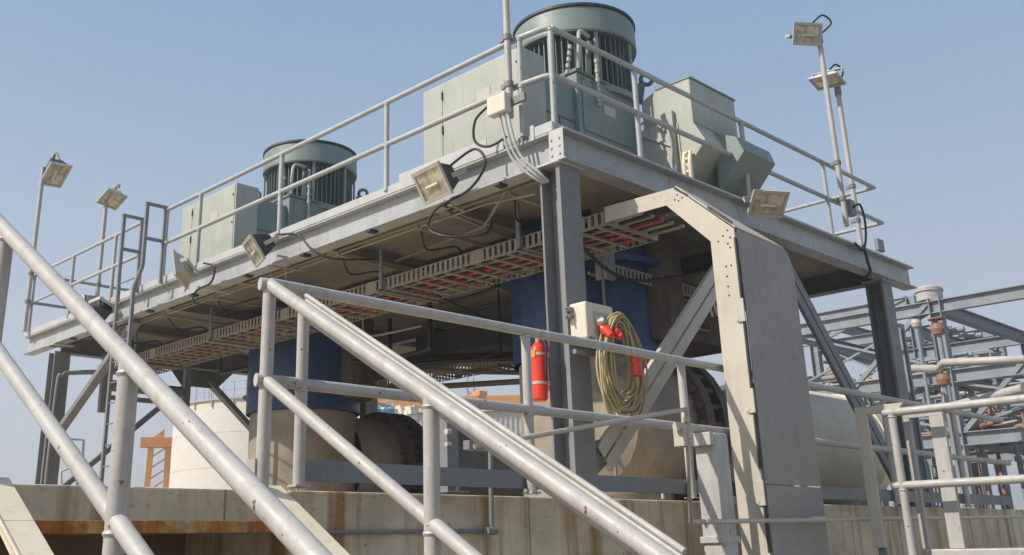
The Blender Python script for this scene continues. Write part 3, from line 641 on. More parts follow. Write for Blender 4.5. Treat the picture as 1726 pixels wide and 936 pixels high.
# ------------------------------------------------------------------ socket box and cable coil on the column
t = thing('socket_box', 'cream power socket box with two red plugs on the corner column', 'socket box', (7.05, 5.6, 1.7))
MB().box((6.90, 5.50, 1.72), (7.30, 5.695, 2.06)).obj('housing', PLAST, t, .02)
MB().box((7.0, 5.494, 1.78), (7.27, 5.499, 1.98)).obj('face_panel', GALV, t)
MB().box((6.905, 5.488, 1.70), (6.985, 5.494, 1.735)).obj('sticker', LABELB, t)
for x in (7.08, 7.22):
    p = MB(); p.tube([(x, 5.50, 1.85), (x - .01, 5.43, 1.80)], .045, 16); p.tube([(x - .01, 5.43, 1.80), (x - .015, 5.36, 1.74)], [.05, .03], 16); p = p.obj('plug', RED, t)
    MB().tube([(x - .02, 5.475, 1.865), (x - .05, 5.45, 1.90)], .035, 12).obj('flap', PLAST, p)
m = MB(); m.box((6.84, 5.64, 1.98), (6.91, 5.70, 2.02)); m.box((6.84, 5.64, 1.92), (6.91, 5.70, 1.95)); m.tube([(6.80, 5.66, 2.0), (6.93, 5.66, 2.0)], .01, 8); m.tube([(6.80, 5.66, 1.93), (6.93, 5.66, 1.93)], .01, 8)
m.obj('clamp', GREY, t); MB().box((6.88, 5.62, 1.60), (7.22, 5.66, 1.64)).obj('bracket', GREY, t)
t = thing('extension_cable', 'tan coiled extension cable hung beside the socket box', 'cable', (7.35, 5.5, 1.55))
m = MB(); rnd = random.Random(3)
for i in range(27):
    cx, cz = 7.30 + rnd.uniform(-.03, .03), 1.60 - i * .004 + rnd.uniform(-.02, .02); rx, rz = .15 + .0065 * i + rnd.uniform(-.02, .02), .33 + i * .0065 + rnd.uniform(-.015, .015)
    yy = 5.46 + rnd.uniform(-.05, .04)
    m.tube([(cx + rx * cos(q) * (1 - .18 * sin(q)), yy + .02 * sin(3 * q + i), cz + rz * sin(q)) for q in [2 * pi * k / 30 for k in range(30)]], .0095, 7, closed=True)
m.obj('coil', ROPE, t)
p = MB(); p.tube([(7.42, 5.38, 1.42), (7.42, 5.385, 1.60)], [.045, .040], 14); p.tube([(7.42, 5.385, 1.60), (7.42, 5.39, 1.66)], [.038, .02], 12); p.obj('plug', RED, t)
MB().tube(smooth([(7.42, 5.39, 1.66), (7.40, 5.40, 1.78), (7.36, 5.44, 1.86)]), .0115, 8).obj('tail', ROPE, t); MB().tube([(7.42, 5.38, 1.41), (7.42, 5.38, 1.30)], [.02, .004], 8).obj('tail', ROPE, t)

# ------------------------------------------------------------------ conduits and small posts by the walkway
t = thing('galvanised_conduit', 'thin cream conduit frame rising to a square bend beside the cream cable riser', 'conduit', (6.4, 4.25, .1))
A_, B_, C_, D_ = (4.57, 4.60, .595), (6.44, 4.25, .93), (6.38, 4.25, .13), (13.6, 4.22, .20)
m = MB(); m.tube([A_, B_, C_, D_], .018, 12)
for q in (.06, .18): m.tube([(6.44, 4.25, .93 - q), (6.44, 4.25, .90 - q)], .028, 12)
m.tube([(6.56, 4.25, .133), (6.60, 4.25, .133)], .026, 12); m.tube([(8.1, 4.24, .150), (8.35, 4.24, .152)], .024, 12)
m.obj('pipe', GALV, t)
m = MB(); m.box((6.37, 4.24, .66), (6.50, 4.33, .82)); m.tube([(6.33, 4.27, .80), (6.54, 4.27, .80)], .035, 12); m.obj('clamp', GALV, t, .004)
t = thing('galvanised_conduit', 'short upright conduit with bracket standing on the walkway edge in the middle', 'conduit', (5.0, 4.88, .09))
m = MB(); m.tube([(5.0, 4.88, .64), (4.99, 4.88, .10)], .017, 12); m.tube([(4.93, 4.87, .088), (5.02, 4.87, .088)], .026, 10); m.obj('pipe', GREY, t)
MB().box((4.72, 4.80, .60), (4.99, 4.86, .66)).obj('bracket', GREY, t, .003)
t = thing('bracket_post', 'short grey channel post behind the rail in the middle of the walkway', 'post', (4.6, 4.85, WK))
m = MB(); m.box((4.52, 4.80, WK), (4.535, 4.90, .78)); m.box((4.535, 4.80, WK), (4.62, 4.812, .78)); m.box((4.48, 4.76, WK), (4.68, 4.94, WK + .012)); m.obj('channel', GREY, t, .002)
m = MB(); m.tube([(4.50, 4.79, .70), (4.54, 4.79, .70)], .02, 8); m.tube([(4.50, 4.79, .62), (4.54, 4.79, .62)], .014, 8); m.obj('bolt', GALV, t)
t = thing('cable_duct', 'squat cream box duct with hooked top left of the tall cable riser', 'cable duct', (7.05, 4.5, G))
MB().box((6.92, 4.33, G), (7.12, 4.52, .80)).obj('duct', RAIL, t, .02)
MB().box((6.86, 4.56, .70), (6.915, 4.33, .80)).obj('hook', RAIL, t, .006); MB().box((6.90, 4.325, -.02), (7.14, 4.53, .03)).obj('collar', RAIL, t, .006)
for y in (4.36, 4.49): MB().tube([(6.915, y, .14), (6.88, y, .14)], .012, 8).obj('bolt', GALV, t)

# ------------------------------------------------------------------ right side ladder cage and rails
XG = 8.9
rail_run('pale pinkish pipe guard rail running towards the viewer at the far right', 'guard rail',
         [((XG, 3.77, G), (XG, 3.77, 1.02)), ((XG, 2.55, G), (XG, 2.55, 1.02))],
         [[(XG, 3.845, 1.035), (XG, 1.8, 1.035)], [(XG, 3.86, .417), (XG, 1.8, .417)]], RAIL, .034)
t = thing('ladder_frame', 'flat cream L-shaped frame between the grey riser cover and the right rail', 'ladder frame', (XG, 4.05, -.1))
m = MB(); m.box((XG, 4.0, -.085), (XG + .04, 4.10, 1.112)); m.prism([(XG, 3.999, 1.04), (XG, 3.999, 1.112), (XG, 3.66, 1.112), (XG, 3.72, 1.04)], (.04, 0, 0)); m.obj('frame', GALV, t, .003)
MB().box((XG + .041, 4.02, -.33), (XG + .08, 4.08, .10)).obj('foot', GREY, t)
t = thing('ladder_frame', 'tall cream flat-bar frame standing just behind the far right guard rail', 'ladder frame', (XG + .2, 3.6, G))
m = MB(); m.box((XG + .18, 3.70, -.10), (XG + .22, 3.76, .99)); m.box((XG + .18, 3.41, -.10), (XG + .22, 3.53, .99)); m.box((XG + .18, 3.41, .991), (XG + .22, 3.76, 1.03)); m.obj('frame', RAIL, t, .003)
MB().box((XG + .15, 2.8, -.6), (XG + .7, 3.69, -.105)).obj('landing_box', RAIL, t, .01)

# ------------------------------------------------------------------ floodlights (built at origin, glass facing -Y, then turned)
def make_flood(hm, dp=1.0):
    r = thing('floodlight', 'x', 'floodlight', (0, 0, 0), 'floodlights around the pump platform', True)
    m = MB(); n = 5
    fr = [(-.22, -.11, -.165), (.22, -.11, -.165), (.22, -.11, .165), (-.22, -.11, .165)]
    yb = -.11 + .21 * dp
    bk = [(-.15, yb, -.09), (.15, yb, -.09), (.15, yb, .09), (-.15, yb, .09)]
    k = len(m.v); m.v += [Vector(p) for p in fr + bk]
    for q in ((4, 5, 6, 7), (0, 1, 5, 4), (1, 2, 6, 5), (2, 3, 7, 6), (3, 0, 4, 7)): m.f.append([k + i for i in q][::-1]); m.sm.append(False)
    for i in range(7): m.box((-.13 + i * .04, yb, -.08), (-.122 + i * .04, yb + .03, .08))
    m.obj('housing', hm, r)
    m = MB(); m.box((-.235, -.135, .14), (.235, -.105, .18)); m.box((-.235, -.135, -.18), (.235, -.105, -.14)); m.box((-.235, -.135, -.139), (-.20, -.105, .139)); m.box((.20, -.135, -.139), (.235, -.105, .139))
    m.box((-.30, -.12, -.165), (-.236, -.108, .165)) if False else None
    m.obj('front_frame', LAMPB, r)
    g = MB().box((-.199, -.122, -.139), (.199, -.116, .139)).obj('glass', GLASS, r)
    MB().tube([(-.10, -.126, -.02), (.10, -.126, -.02)], .016, 10).obj('lamp_tube', PLAST, r)
    m = MB(); m.box((-.25, -.03, -.04), (-.238, yb + .06, .01)); m.box((.238, -.03, -.04), (.25, yb + .06, .01)); m.box((-.25, yb + .06, -.04), (.25, yb + .072, .01)); m.obj('bracket', LAMPB, r)
    return r
FL = {'b': [make_flood(DARKM), True], 'c': [make_flood(LAMPB, .45), True]}
def place_flood(pos, face, up, label, s=1.0, v='b'):
    q = FL[v]; o = q[0] if q[1] else copy_tree(q[0]); q[1] = False
    f = Vector(face).normalized(); y = -f; x = y.cross(Vector(up)).normalized(); z = x.cross(y)
    mtx = Matrix((x, y, z)).transposed().to_4x4(); o.matrix_world = Matrix.Translation(pos) @ mtx @ Matrix.Scale(s, 4)
    o['label'] = label; return o
XL = 6.66
place_flood((XL, 7.12, 3.60), (-.85, .10, -.50), (0, 0, 1), 'cream floodlight under the deck edge nearest the corner column')
place_flood((XL, 10.43, 3.63), (-.80, .30, -.55), (0, 0, 1), 'floodlight with black back on the deck edge beam, second from the corner column')
place_flood((XL - .05, 12.15, 3.72), (-.6, .65, -.2), (.2, 0, 1), 'beige floodlight on the deck edge, third from the corner column', s=1.1, v='c')
place_flood((XL, 15.0, 3.68), (-.5, .8, -.3), (.2, 0, 1), 'floodlight partly hidden behind the near hand rail, furthest along the deck edge')
place_flood((10.20, 5.42, 3.74), (-.35, -.55, -.65), (0, 0, 1), 'floodlight tilted down on the right edge beam above the riser cover', s=.95, v='c')
# supports and cables of those lights
t = thing('lamp_bracket', 'bent steel angle brackets and black cable loops below the nearest deck edge floodlight', 'bracket', (XL, 7.0, 3.4))
MB().bar((XL + .02, 7.0, 3.30), (X0 + .3, 7.3, 3.42), .05, .012).obj('arm', TRAY, t)
m = MB(); m.tube(smooth([(XL, 6.95, 3.72), (XL + .02, 6.62, 3.80), (XL + .02, 6.48, 3.60), (XL + .03, 6.72, 3.40), (XL, 7.18, 3.30), (XL, 7.30, 3.12), (XL + .04, 7.05, 2.98), (XL + .3, 6.8, 3.0), (X0 + .3, 6.9, 3.2)], 8), .014, 10); m.obj('cable', BLACK, t)
t = thing('lamp_bracket', 'bracket arm and hanging cable loop behind the second deck edge floodlight', 'bracket', (XL, 10.2, 3.4))
MB().bar((XL + .02, 10.3, 3.36), (X0 + .4, 10.4, 3.42), .05, .012).obj('arm', TRAY, t)
MB().tube(smooth([(XL + .05, 10.2, 3.74), (XL + .1, 9.8, 3.66), (XL + .12, 9.5, 3.40), (XL + .3, 9.3, 3.28), (X0 + .6, 9.2, 3.35)], 8), .014, 10).obj('cable', BLACK, t)
t = thing('lamp_bracket', 'bracket and black cable loop under the third deck edge floodlight', 'bracket', (XL, 12, 3.4))
m = MB(); m.bar((XL + .02, 12.0, 3.42), (X0 + .35, 12.1, 3.42), .05, .012); m.bar((XL - .02, 12.3, 3.40), (XL, 12.25, 3.66), .03, .03); m.obj('arm', LAMPB, t)
MB().tube(smooth([(XL, 11.85, 3.72), (XL + .03, 11.62, 3.62), (XL + .03, 11.68, 3.42), (XL, 12.0, 3.36), (XL, 12.02, 3.2), (XL + .3, 11.8, 3.15), (X0 + .5, 11.6, 3.3)], 8), .014, 10).obj('cable', BLACK, t)

# ------------------------------------------------------------------ lamp masts
def mast(label, x, y, z0, z1, r, top=None, bracket=True):
    t = thing('lamp_mast', label, 'lamp mast', (x, y, z0))
    MB().tube([(x, y, z0), (x, y, z1)], r, 16).obj('pole', RAIL, t)
    for z in (ZR, ZM): MB().lathe((x, y, 0), [(r + .012, z - .03), (r + .012, z + .03)], 16).bar((x, y, z), (x, y + .10, z), .03, .05).obj('pole_clamp', GREY, t)
    if top: MB().tube([(x, y, z1 - .18), (x, y, z1 - .02)], r + .014, 14).obj('top_sleeve', GREY, t)
    return t
t = mast('tall pale lamp pole at the near deck corner, running out of view', 6.80, 6.23, 4.05, 7.4, .036)
MB().box((6.66, 6.17, 4.08), (6.76, 6.42, 4.28)).obj('junction_box', PLAST, t, .012)
MB().box((6.762, 6.0, 4.16), (6.80, 6.30, 4.24)).obj('mounting_bar', GREY, t)
m = MB()
for i, dy in enumerate((0, .055, .11)): m.tube(smooth([(6.72, 6.30 - dy, 4.08), (6.73, 6.26 - dy, 3.85), (6.77, 6.20 - dy, 3.60), (6.83, 6.02 - dy, 3.38), (6.92, 5.93 - dy * .5, 3.30)], 6), .0145, 10)
m.obj('conduit', RAILD, t)
MB().tube(smooth([(6.70, 6.42, 4.22), (6.66, 6.58, 4.10), (6.66, 6.60, 3.88), (6.70, 6.45, 3.78), (6.76, 6.25, 3.84)], 8), .014, 10).obj('cable', BLACK, t)
mast('left of the two pale lamp masts at the far right deck corner', 12.84, 5.66, 4.02, 6.98, .036, 1)
place_flood((12.68, 5.80, 6.92), (-.50, -.60, -.30), (.05, 0, 1), 'dark floodlight on the left mast at the far right deck corner', s=.9)
t = thing('mast_cable', 'looped black cable at the top and foot of the left far right mast', 'cable', (12.84, 5.6, 4))
m = MB(); m.tube(smooth([(12.74, 5.72, 7.06), (12.86, 5.58, 7.22), (12.95, 5.50, 7.10), (12.88, 5.62, 6.96)], 8), .014, 8); m.obj('top_loop', BLACK, t)
m = MB(); m.tube(smooth([(12.98, 5.60, 4.30), (13.18, 5.58, 4.38), (13.26, 5.58, 4.15), (13.18, 5.58, 3.85), (13.02, 5.58, 3.70), (12.88, 5.6, 3.78)], 8), .016, 8); m.tube(smooth([(13.10, 5.58, 3.78), (13.10, 5.56, 3.55), (13.16, 5.58, 3.40), (13.1, 5.75, 3.3)], 5), .02, 8); m.obj('foot_loop', BLACK, t)
MB().box((12.93, 5.60, 4.20), (13.08, 5.70, 4.42)).obj('connector', GREY, t, .006)
t = mast('right of the two pale lamp masts at the far right deck corner', 13.95, 5.98, 3.85, 6.60, .036, 1)
place_flood((13.72, 6.0, 6.70), (-.25, .1, -1), (1, 0, .2), 'pale floodlight lying flat on the right mast at the far right deck corner', s=.95, v='c')
MB().tube(smooth([(13.75, 6.0, 6.76), (13.92, 5.94, 6.92), (14.05, 5.90, 6.82), (13.96, 5.96, 6.62)], 8), .014, 8).obj('cable', BLACK, t)
MB().box((13.98, 5.74, 3.92), (14.18, 5.80, 4.10)).obj('foot_box', GREY, t, .01)
mast('slender dark lamp mast at the far left end of the deck', 8.09, 18.38, 3.85, 6.72, .04)
place_flood((8.16, 18.25, 6.78), (-.25, -.25, -1), (1, 0, .1), 'cream floodlight lying flat on the slender far left mast', s=1.15, v='c')
mast('lamp mast at the left end corner of the deck, leftmost in view', 6.80, 18.40, 3.85, 7.05, .04)
place_flood((6.98, 18.35, 7.02), (.1, -.55, -.8), (1, 0, 0), 'dark floodlight tilted downwards on the leftmost mast', s=1.2)

# ------------------------------------------------------------------ pipes by the left end column
t = thing('process_pipe', 'pair of thin grey pipes bending down beside the far left column', 'pipe', (6.9, 17.0, WK))
for i in range(2):
    y = 17.05 + i * .16; MB().tube(smooth([(8.1, y - .4, 3.02), (7.25, y, 2.98), (7.04, y + .02, 2.90), (6.97, y + .05, 2.65), (6.96, y + .05, .35)], 6), .032, 10).obj('pipe', GREY, t)
t = thing('pipe_support', 'dark hanging pipe support under the left end of the deck', 'pipe support', (8, 16.9, 2.5))
m = MB(); m.box((7.70, 16.95, 2.32), (7.86, 17.05, 3.34)); m.box((7.86, 16.97, 2.55), (9.3, 17.03, 2.63)); m.box((9.3, 16.95, 2.2), (9.42, 17.05, 3.34)); m.obj('frame', GREY, t)
MB().tube([(7.9, 17.0, 2.80), (9.25, 17.0, 2.80)], .10, 14).obj('pipe', GREY, t)

# ------------------------------------------------------------------ far background
t = thing('storage_tank', 'big white storage tank with a railed roof beyond the left pump', 'storage tank', (50, 75, G))
ct = at(480, 760, D=78); R = (at(480, 760, D=78) - at(283, 760, D=78)).length * .97; zt = at(400, 676, D=73).z
MB().lathe((ct.x, ct.y, 0), [(R, G), (R, zt), (R * .5, zt + .5), (.01, zt + .7)], 96).obj('shell', WHITE, t)
m = MB(); m.lathe((ct.x, ct.y, 0), [(R, zt - .12), (R + .14, zt - .12), (R + .14, zt), (R, zt)], 96)
for i in range(60):
    a = 2 * pi * i / 60; m.tube([(ct.x + R * cos(a), ct.y + R * sin(a), zt), (ct.x + R * cos(a), ct.y + R * sin(a), zt + 1.1)], .03, 5, False)
    m.box((ct.x + (R + .08) * cos(a) - .04, ct.y + (R + .08) * sin(a) - .04, zt - .6), (ct.x + (R + .08) * cos(a) + .04, ct.y + (R + .08) * sin(a) + .04, zt - .1)) if i % 2 else None
for h in (.55, 1.1): m.tube([(ct.x + R * cos(2 * pi * k / 60), ct.y + R * sin(2 * pi * k / 60), zt + h) for k in range(60)], .03, 5, closed=True)
m.obj('roof_railing', RAIL, t)
for k in range(1, 5): MB().lathe((ct.x, ct.y, 0), [(R + .012, G + k * (zt - G) / 5), (R + .012, G + k * (zt - G) / 5 + .03)], 96).obj('plate_seam', SHED, t)
t = thing('antenna_pole', 'group of thin bare poles above the white tank roof', 'pole', (ct.x, ct.y, zt))
m = MB()
for u in (305, 318, 330, 352, 356): q = at(u, 672, D=76); m.tube([(q.x, q.y, zt), (q.x, q.y, zt + 2.2)], .04, 6)
m.obj('pole', RACK, t)

def crane(label, u0, u1, ytop, ybeam, ybot, D):
    a = at(u0, ytop, D=D); b = at(u1, ytop, D=D); zb = at((u0 + u1) / 2, ybeam, D=D).z; d = (b - a); d.z = 0; L = d.length; d.normalize(); n = Vector((-d.y, d.x, 0))
    t = thing('gantry_crane', label, 'crane', (a.x, a.y, G)); zt = (a.z + b.z) / 2; A = Vector((a.x, a.y, (zt + zb) / 2)); B = A + d * L
    MB().bar(A, B, 1.0, zt - zb).obj('girder', YEL, t, .03); return t, A, B, d, n, zt, zb
t, A, B, d, n, zt, zb = crane('orange T-shaped gantry crane left of the white tank', 237, 297, 738, 755, 815, 90)
mid = (A + B) / 2 + d * .05
for s_, nm in ((-.95, 'leg'), (.45, 'leg')):
    MB().bar(mid + d * (s_ + .35) + Vector((0, 0, zb - mid.z)), Vector((mid.x, mid.y, G)) + d * (s_ * 1.25 + .35), .5, .5, d).obj(nm, YEL, t, .02)
m = MB()
for k in range(10):
    z = G + 1 + k * (zb - G - 1) / 10; m.bar(Vector((mid.x, mid.y, z)) - d * .7, Vector((mid.x, mid.y, z + 1.0)) + d * .8, .12, .12, n)
m.obj('lattice', YEL, t)
MB().prism([A + d * 1.0 + Vector((0, 0, (zt - zb) / 2)), A + d * 1.9 + Vector((0, 0, (zt - zb) / 2)), A + d * 1.9 + Vector((0, 0, (zt - zb) / 2 + .75))], n * .4).obj('cab', YEL, t)
t, A, B, d, n, zt, zb = crane('long orange crane girder seen low between the two pumps', 560, 960, 669, 689, 760, 110)
for q in (.03, .97): MB().bar(A + (B - A) * q, Vector(((A + (B - A) * q).x, (A + (B - A) * q).y, G)), 1.2, 1.2, d).obj('leg', YEL, t)
m = MB(); q = A + (B - A) * .62 + Vector((0, 0, (zt - zb) / 2)); m.box((q.x - .6, q.y - .6, q.z), (q.x + .6, q.y + .6, q.z + .5)); m.obj('trolley', YEL, t)
t = thing('lattice_mast', 'thin lattice mast standing behind the orange girder', 'mast', (95, 105, G))
m = MB()
for u in (783, 803): q = at(u, 700, D=150); q2 = at((u + 793) / 2, 636, D=150); m.tube([(q.x, q.y, G), tuple(q2)], .10, 5)
a, b = at(783, 672, D=150), at(803, 655, D=150); m.tube([a, b], .06, 5); a, b = at(803, 672, D=150), at(784, 655, D=150); m.tube([a, b], .06, 5); m.obj('lattice', RACK, t)

# workshop shed
t = thing('workshop_shed', 'pale corrugated shed with a dull red base strip between the pumps', 'building', (45, 50, G))
a, b = at(590, 694, D=62), at(905, 694, D=62); d = (b - a); d.z = 0; L = d.length; d.normalize(); n = Vector((-d.y, d.x, 0)); zt = a.z
A0 = Vector((a.x, a.y, G))
MB().prism([A0, A0 + d * L, A0 + d * L + n * 9, A0 + n * 9], (0, 0, zt - G - .15)).obj('wall', SHED, t, .02)
m = MB()
for k in range(int(L / .3)): m.bar(A0 + d * (k * .3 + .1) - n * .03, A0 + d * (k * .3 + .1) - n * .03 + Vector((0, 0, zt - G - .5)), .10, .05, n)
m.obj('wall_rib', SHED, t)
MB().prism([A0 - n * .2 - d * .2 + Vector((0, 0, zt - G - .14)), A0 - n * .2 + d * (L + .2) + Vector((0, 0, zt - G - .14)), A0 + n * 9.2 + d * (L + .2) + Vector((0, 0, zt - G - .14)), A0 + n * 9.2 - d * .2 + Vector((0, 0, zt - G - .14))], (0, 0, .25)).obj('roof', WHITE, t)
zc = at(800, 722, D=61).z
m = MB(); m.bar(Vector((a.x, a.y, zc)) + d * L * .5 - n * .15, Vector((a.x, a.y, zc)) + d * L * .8 - n * .15, .1, .28, n if False else Vector((0, 0, 1))); m.obj('trim_strip', ROOFR, t)
rnd = random.Random(11)
t = thing('scrap_pile', 'heap of white and blue bags beside the shed, above the left brown flange', 'pile', tuple(at(640, 700, D=58)))
m = MB()
for k in range(46):
    q = at(rnd.uniform(605, 700), rnd.uniform(690, 712), D=58 + rnd.uniform(0, 1.5)); s_ = rnd.uniform(.1, .3); m.hexa([q + Vector((rnd.uniform(.6, 1) * s_ * sx, rnd.uniform(.6, 1) * s_ * sy, rnd.uniform(.6, 1) * s_ * sz)) for sz in (-1, 1) for sx, sy in ((-1, -1), (1, -1), (1, 1), (-1, 1))])
m.obj('bag', WHITE, t)
m = MB()
for k in range(5):
    q = at(rnd.uniform(635, 670), rnd.uniform(694, 702), D=57.8); m.hexa([q + Vector((.22 * sx, .22 * sy, .16 * sz)) for sz in (-1, 1) for sx, sy in ((-1, -1), (1, -1), (1, 1), (-1, 1))])
m.obj('blue_crate', LABELB, t)
m = MB(); q0 = at(650, 705, D=58); m.box((q0.x - 1.6, q0.y - 1, G), (q0.x + 1.6, q0.y + 1.2, at(650, 712, D=58).z)); m.obj('pallet_stack', SHED, t)

# small distant kit at left, low beyond the wall
t = thing('bent_handrail', 'thin bent pipe frame low beyond the left end of the base wall', 'hand rail', tuple(at(115, 800, D=40)))
m = MB(); D = 40
for pl in ([(103, 830), (103, 795), (118, 788), (130, 786), (130, 830)], [(120, 740), (141, 742), (139, 775), (139, 800)]): m.tube([at(u, v, D=D) for u, v in pl], .05, 8)
m.obj('pipe', RAIL, t)

# ------------------------------------------------------------------ refinery pipe rack at right
def rack(label, u, X, Ys, ztop, zs, name='pipe_rack', dx=6, mat=RACK):
    t = thing(name, label, 'pipe rack', (X, Ys[0], G))
    for x in (X, X + dx):
        for y in Ys:
            m = MB(); ibeam(m, 'X', 0, 1, 0, 0, 1) if False else None
            m.box((x - .13, y - .13, G), (x + .13, y - .11, ztop)); m.box((x - .13, y + .11, G), (x + .13, y + .13, ztop)); m.box((x - .01, y - .109, G), (x + .01, y + .109, ztop)); m.obj('column', mat, t)
    for z in zs:
        for x in (X, X + dx): m = MB(); ibeam(m, 'Y', Ys[0] + .14, Ys[-1] - .14, x, z - .3, z, .18); m.obj('beam', mat, t)
        for y in Ys: m = MB(); ibeam(m, 'X', X + .14, X + dx - .14, y, z - .3, z, .18); m.obj('beam', mat, t)
    for i in range(len(Ys) - 1):
        MB().bar((X, Ys[i] + .15, zs[0]), (X, Ys[i + 1] - .15, zs[-1] if zs[-1] < zs[0] else G + 2), .1, .1, (1, 0, 0)).obj('brace', mat, t)
    return t
rack('near silver steel pipe rack frame at the right edge of the view', 0, 24, (5.2, 8.75, 12.6), 5.30, (5.24, 3.6, 2.2))
rack('grey pipe rack with long top girder, seen under the deck behind the right brace', 0, 30, (11.6, 14.8), 6.8, (6.8, 5.9), dx=7)
rack('low grey pipe rack far behind the right column', 0, 36, (6, 9, 12, 16), 5.2, (5.2, 3.9), dx=6)
rnd = random.Random(5)
mats = [RPIPE, RACK, RACK, RPIPE, GREY, RBROWN, RACK, RPIPE]
n_ = 0
def rpipe(pts, r, mat, lab, flanges=True, nm='process_pipe'):
    t = thing(nm, lab, 'pipe', tuple(pts[0]), 'pipes in the refinery racks')
    MB().tube(pts, r, 12).obj('pipe', mat, t)
    if flanges:
        m = MB()
        for a, b in zip(pts, pts[1:]):
            a, b = Vector(a), Vector(b); L = (b - a).length; dd = (b - a).normalized(); s_ = rnd.uniform(.3, 1.5)
            while s_ < L - .2: MB().tube([a + dd * s_, a + dd * (s_ + .12)], r * 1.7, 12).obj('flange', mat, t); s_ += rnd.uniform(1.6, 4)
    return t
ORD = ['first', 'second', 'third', 'fourth', 'fifth', 'sixth', 'seventh', 'eighth', 'ninth', 'tenth', 'eleventh', 'twelfth', 'thirteenth', 'fourteenth', 'fifteenth', 'sixteenth', 'seventeenth', 'eighteenth', 'nineteenth', 'twentieth', 'twenty-first', 'twenty-second']
CN = {RPIPE.name: 'pale', RACK.name: 'grey', GREY.name: 'dark grey', WHITE.name: 'white', CREAM.name: 'cream', RBROWN.name: 'rusty'}
for z, nm in ((2.20, 'lower deck of the near silver rack'), (3.60, 'middle deck of the near silver rack'), (5.9, 'lower deck of the long girder rack'), (3.9, 'lower deck of the low far rack')):
    Xb = 24 if z < 3.7 else 36 if z == 3.9 else 30; k = 0; x = Xb + .5
    while x < Xb + 5.2:
        r = rnd.choice((.035, .05, .06, .09)); y0, y1 = (3.5, 12.4) if Xb == 24 else (11.0, 15.6) if Xb == 30 else (5, 16); mt = rnd.choice(mats)
        zz = z + .005 + r; rpipe([(x, y0, zz), (x, y1, zz)], r, mt, '%s pipe on the %s, %s from the front' % (CN[mt.name], nm, ORD[k])); k += 1; x += rnd.uniform(.55, 1.1)
up_ = []
for k in range(22):
    x = rnd.choice((24, 26, 31, 33, 37)) + rnd.uniform(.3, 1.4); y = x * rnd.uniform(.28, .50)
    up_.append((y / x, x, y, rnd.uniform(2.6, 4.6), rnd.choice((.035, .05, .07)), rnd.choice((-1, 1)) * rnd.uniform(.8, 2.5), rnd.choice(mats)))
for k, (_, x, y, zt_, r, sy, mt) in enumerate(sorted(up_, key=lambda q: -q[0])):
    rpipe([(x, y, G), (x, y, zt_), (x, y + sy * .12, zt_ + .12), (x, y + sy, zt_ + .12), (x, y + sy, zt_ - 1.2)], r, mt, '%s upright bent pipe among the racks, %s from the left' % (CN[mt.name], ORD[k]))
# light bracing, small cabinets and cable runs that thicken the rack
for i, (x, ya, yb, z0_, z1_) in enumerate(((24, 4.7, 8.6, 2.3, 3.3), (24, 8.9, 12.4, 3.7, 5.0), (24, 8.9, 12.4, 2.3, 3.3), (30, 11.6, 14.4, 4.0, 5.6), (36, 6.3, 8.8, 2.2, 3.6), (36, 9.2, 11.8, 2.2, 3.6))):
    t = thing('cross_brace', 'thin X-bracing in the distant racks, %s from the front' % ORD[i], 'brace', (x, ya, z0_), 'braces in the refinery racks')
    MB().bar((x + .02, ya, z0_), (x + .02, yb, z1_), .05, .05, (1, 0, 0)).obj('diagonal', RACK, t); MB().bar((x + .08, ya, z1_), (x + .08, yb, z0_), .05, .05, (1, 0, 0)).obj('diagonal', RACK, t)
for i in range(16):
    x = rnd.uniform(22.5, 34); y = x * rnd.uniform(.27, .47); z = rnd.uniform(1.2, 3.0) + (x - 22) * .1; r = rnd.choice((.025, .035, .05)); L = rnd.uniform(1.0, 3.0)
    pl = [(x, y, G), (x, y, z), (x + rnd.choice((-.6, .6)), y, z), (x + .3, y + L * rnd.choice((-1, 1)), z + rnd.uniform(-.1, .8))]
    rpipe(pl, r, rnd.choice((RPIPE, RACK, GREY, RBROWN)), 'thin bent instrument line in the refinery tangle, number %s by height' % ORD[i])
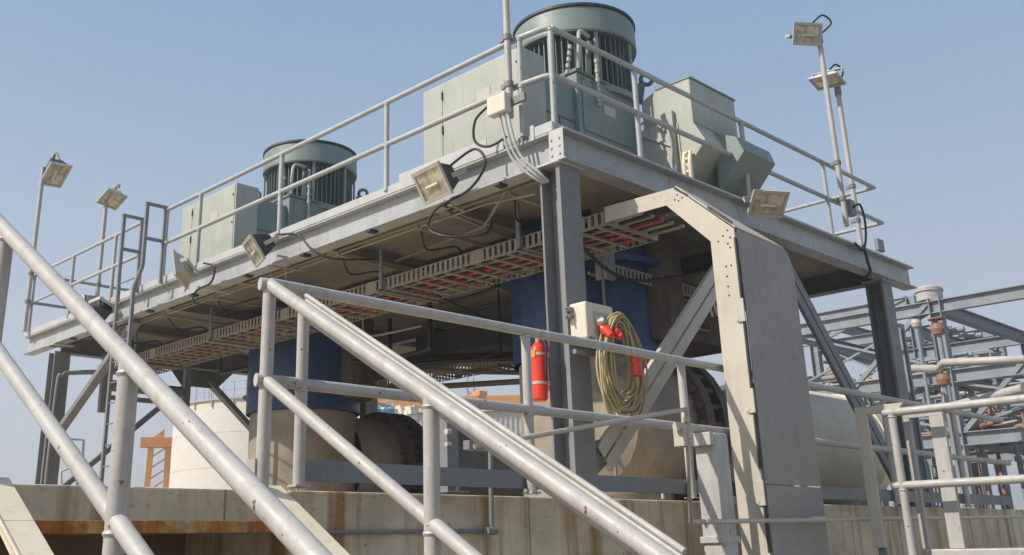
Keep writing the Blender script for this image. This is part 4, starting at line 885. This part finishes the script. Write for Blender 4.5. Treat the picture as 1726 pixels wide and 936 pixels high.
# valves and drums
for (u, v, D_, s_, mt, lb) in ((1581, 555, 24, .16, RBROWN, 'rusty red valve wheel beside the near silver rack column'), (1590, 640, 22, .14, RBROWN, 'red valve low beside the near silver rack column'),
                               (1408, 632, 33, .3, RBROWN, 'brown valve body below the far girder, seen through the brace'), (1462, 645, 30, .16, YEL, 'orange valve actuator left of the far right column'), (1395, 548, 34, .16, RPIPE, 'pale valve on the far girder behind the brace'),
                               (1544, 545, 26, .12, RPIPE, 'pale valve between the far right column and the silver rack column')):
    q = at(u, v, D=D_); t = thing('valve', lb, 'valve', tuple(q))
    MB().lathe(q, [(.001, -s_), (s_ * .8, -s_ * .7), (s_, 0), (s_ * .8, s_ * .7), (.001, s_)], 16).obj('body', mt, t)
    MB().lathe(q, [(s_ * .5, s_ * 1.3), (s_ * 1.1, s_ * 1.3), (s_ * 1.1, s_ * 1.45), (s_ * .5, s_ * 1.45)], 16).obj('hand_wheel', mt, t)
    MB().tube([q + Vector((0, 0, s_ * .9)), q + Vector((0, 0, s_ * 1.4))], s_ * .15, 8).obj('stem', DARKM, t)
    MB().tube([q, Vector((q.x, q.y, G))], s_ * .35, 8).obj('pipe_stub', RACK, t)
q = at(1568, 508, D=27); t = thing('vent_drum', 'small silver drum on top of the near silver rack', 'drum', tuple(q))
MB().lathe((q.x, q.y, q.z), [(.30, 0), (.30, .30), (.22, .36), (.001, .37)], 24).obj('drum', RPIPE, t); MB().lathe((q.x, q.y, q.z), [(.33, .22), (.33, .27)], 24).obj('rim', RPIPE, t)
MB().tube([(q.x, q.y, q.z), (q.x, q.y, G)], .10, 10).obj('down_pipe', RPIPE, t)
rpipe([at(1538, 621, D=22), at(1582, 622, D=20), at(1590, 612, D=19), at(1726, 606, D=19)], .07, RPIPE, 'pale tan pipe curving past the near silver rack column', False)
rpipe([at(1590, 690, D=20), at(1726, 655, D=19)], .085, RPIPE, 'yellowish pipe rising to the right edge below the curved tan pipe', False)
t = thing('equipment_column', 'blue-grey boxed steel column just right of the far right platform column', 'column', (16.6, 6.9, G))
m = MB(); a, b = at(1514, 545, D=17.5), at(1536, 545, D=17.5); m.box((a.x, a.y - .02, G), (b.x + .1, a.y + .25, a.z)); m.obj('box', RACK, t, .004)
m = MB(); m.box((a.x + .02, a.y - .03, .4), (a.x + .05, a.y - .021, a.z - .1)); m.box((b.x - .02, a.y - .03, .4), (b.x + .01, a.y - .021, a.z - .1)); m.obj('seam', DARKM, t)

# ------------------------------------------------------------------ dusty air
m, t_, b_ = base('haze'); t_.nodes.remove(b_); pv = t_.nodes.new('ShaderNodeVolumePrincipled'); pv.inputs['Color'].default_value = (.93, .95, 1, 1); pv.inputs['Density'].default_value = .0022; pv.inputs['Anisotropy'].default_value = .3
t_.links.new(pv.outputs[0], t_.nodes['Material Output'].inputs['Volume'])
h = MB().box((-301, -301, G - 1), (701, 701, 25)).obj('haze', m); h['kind'] = 'stuff'
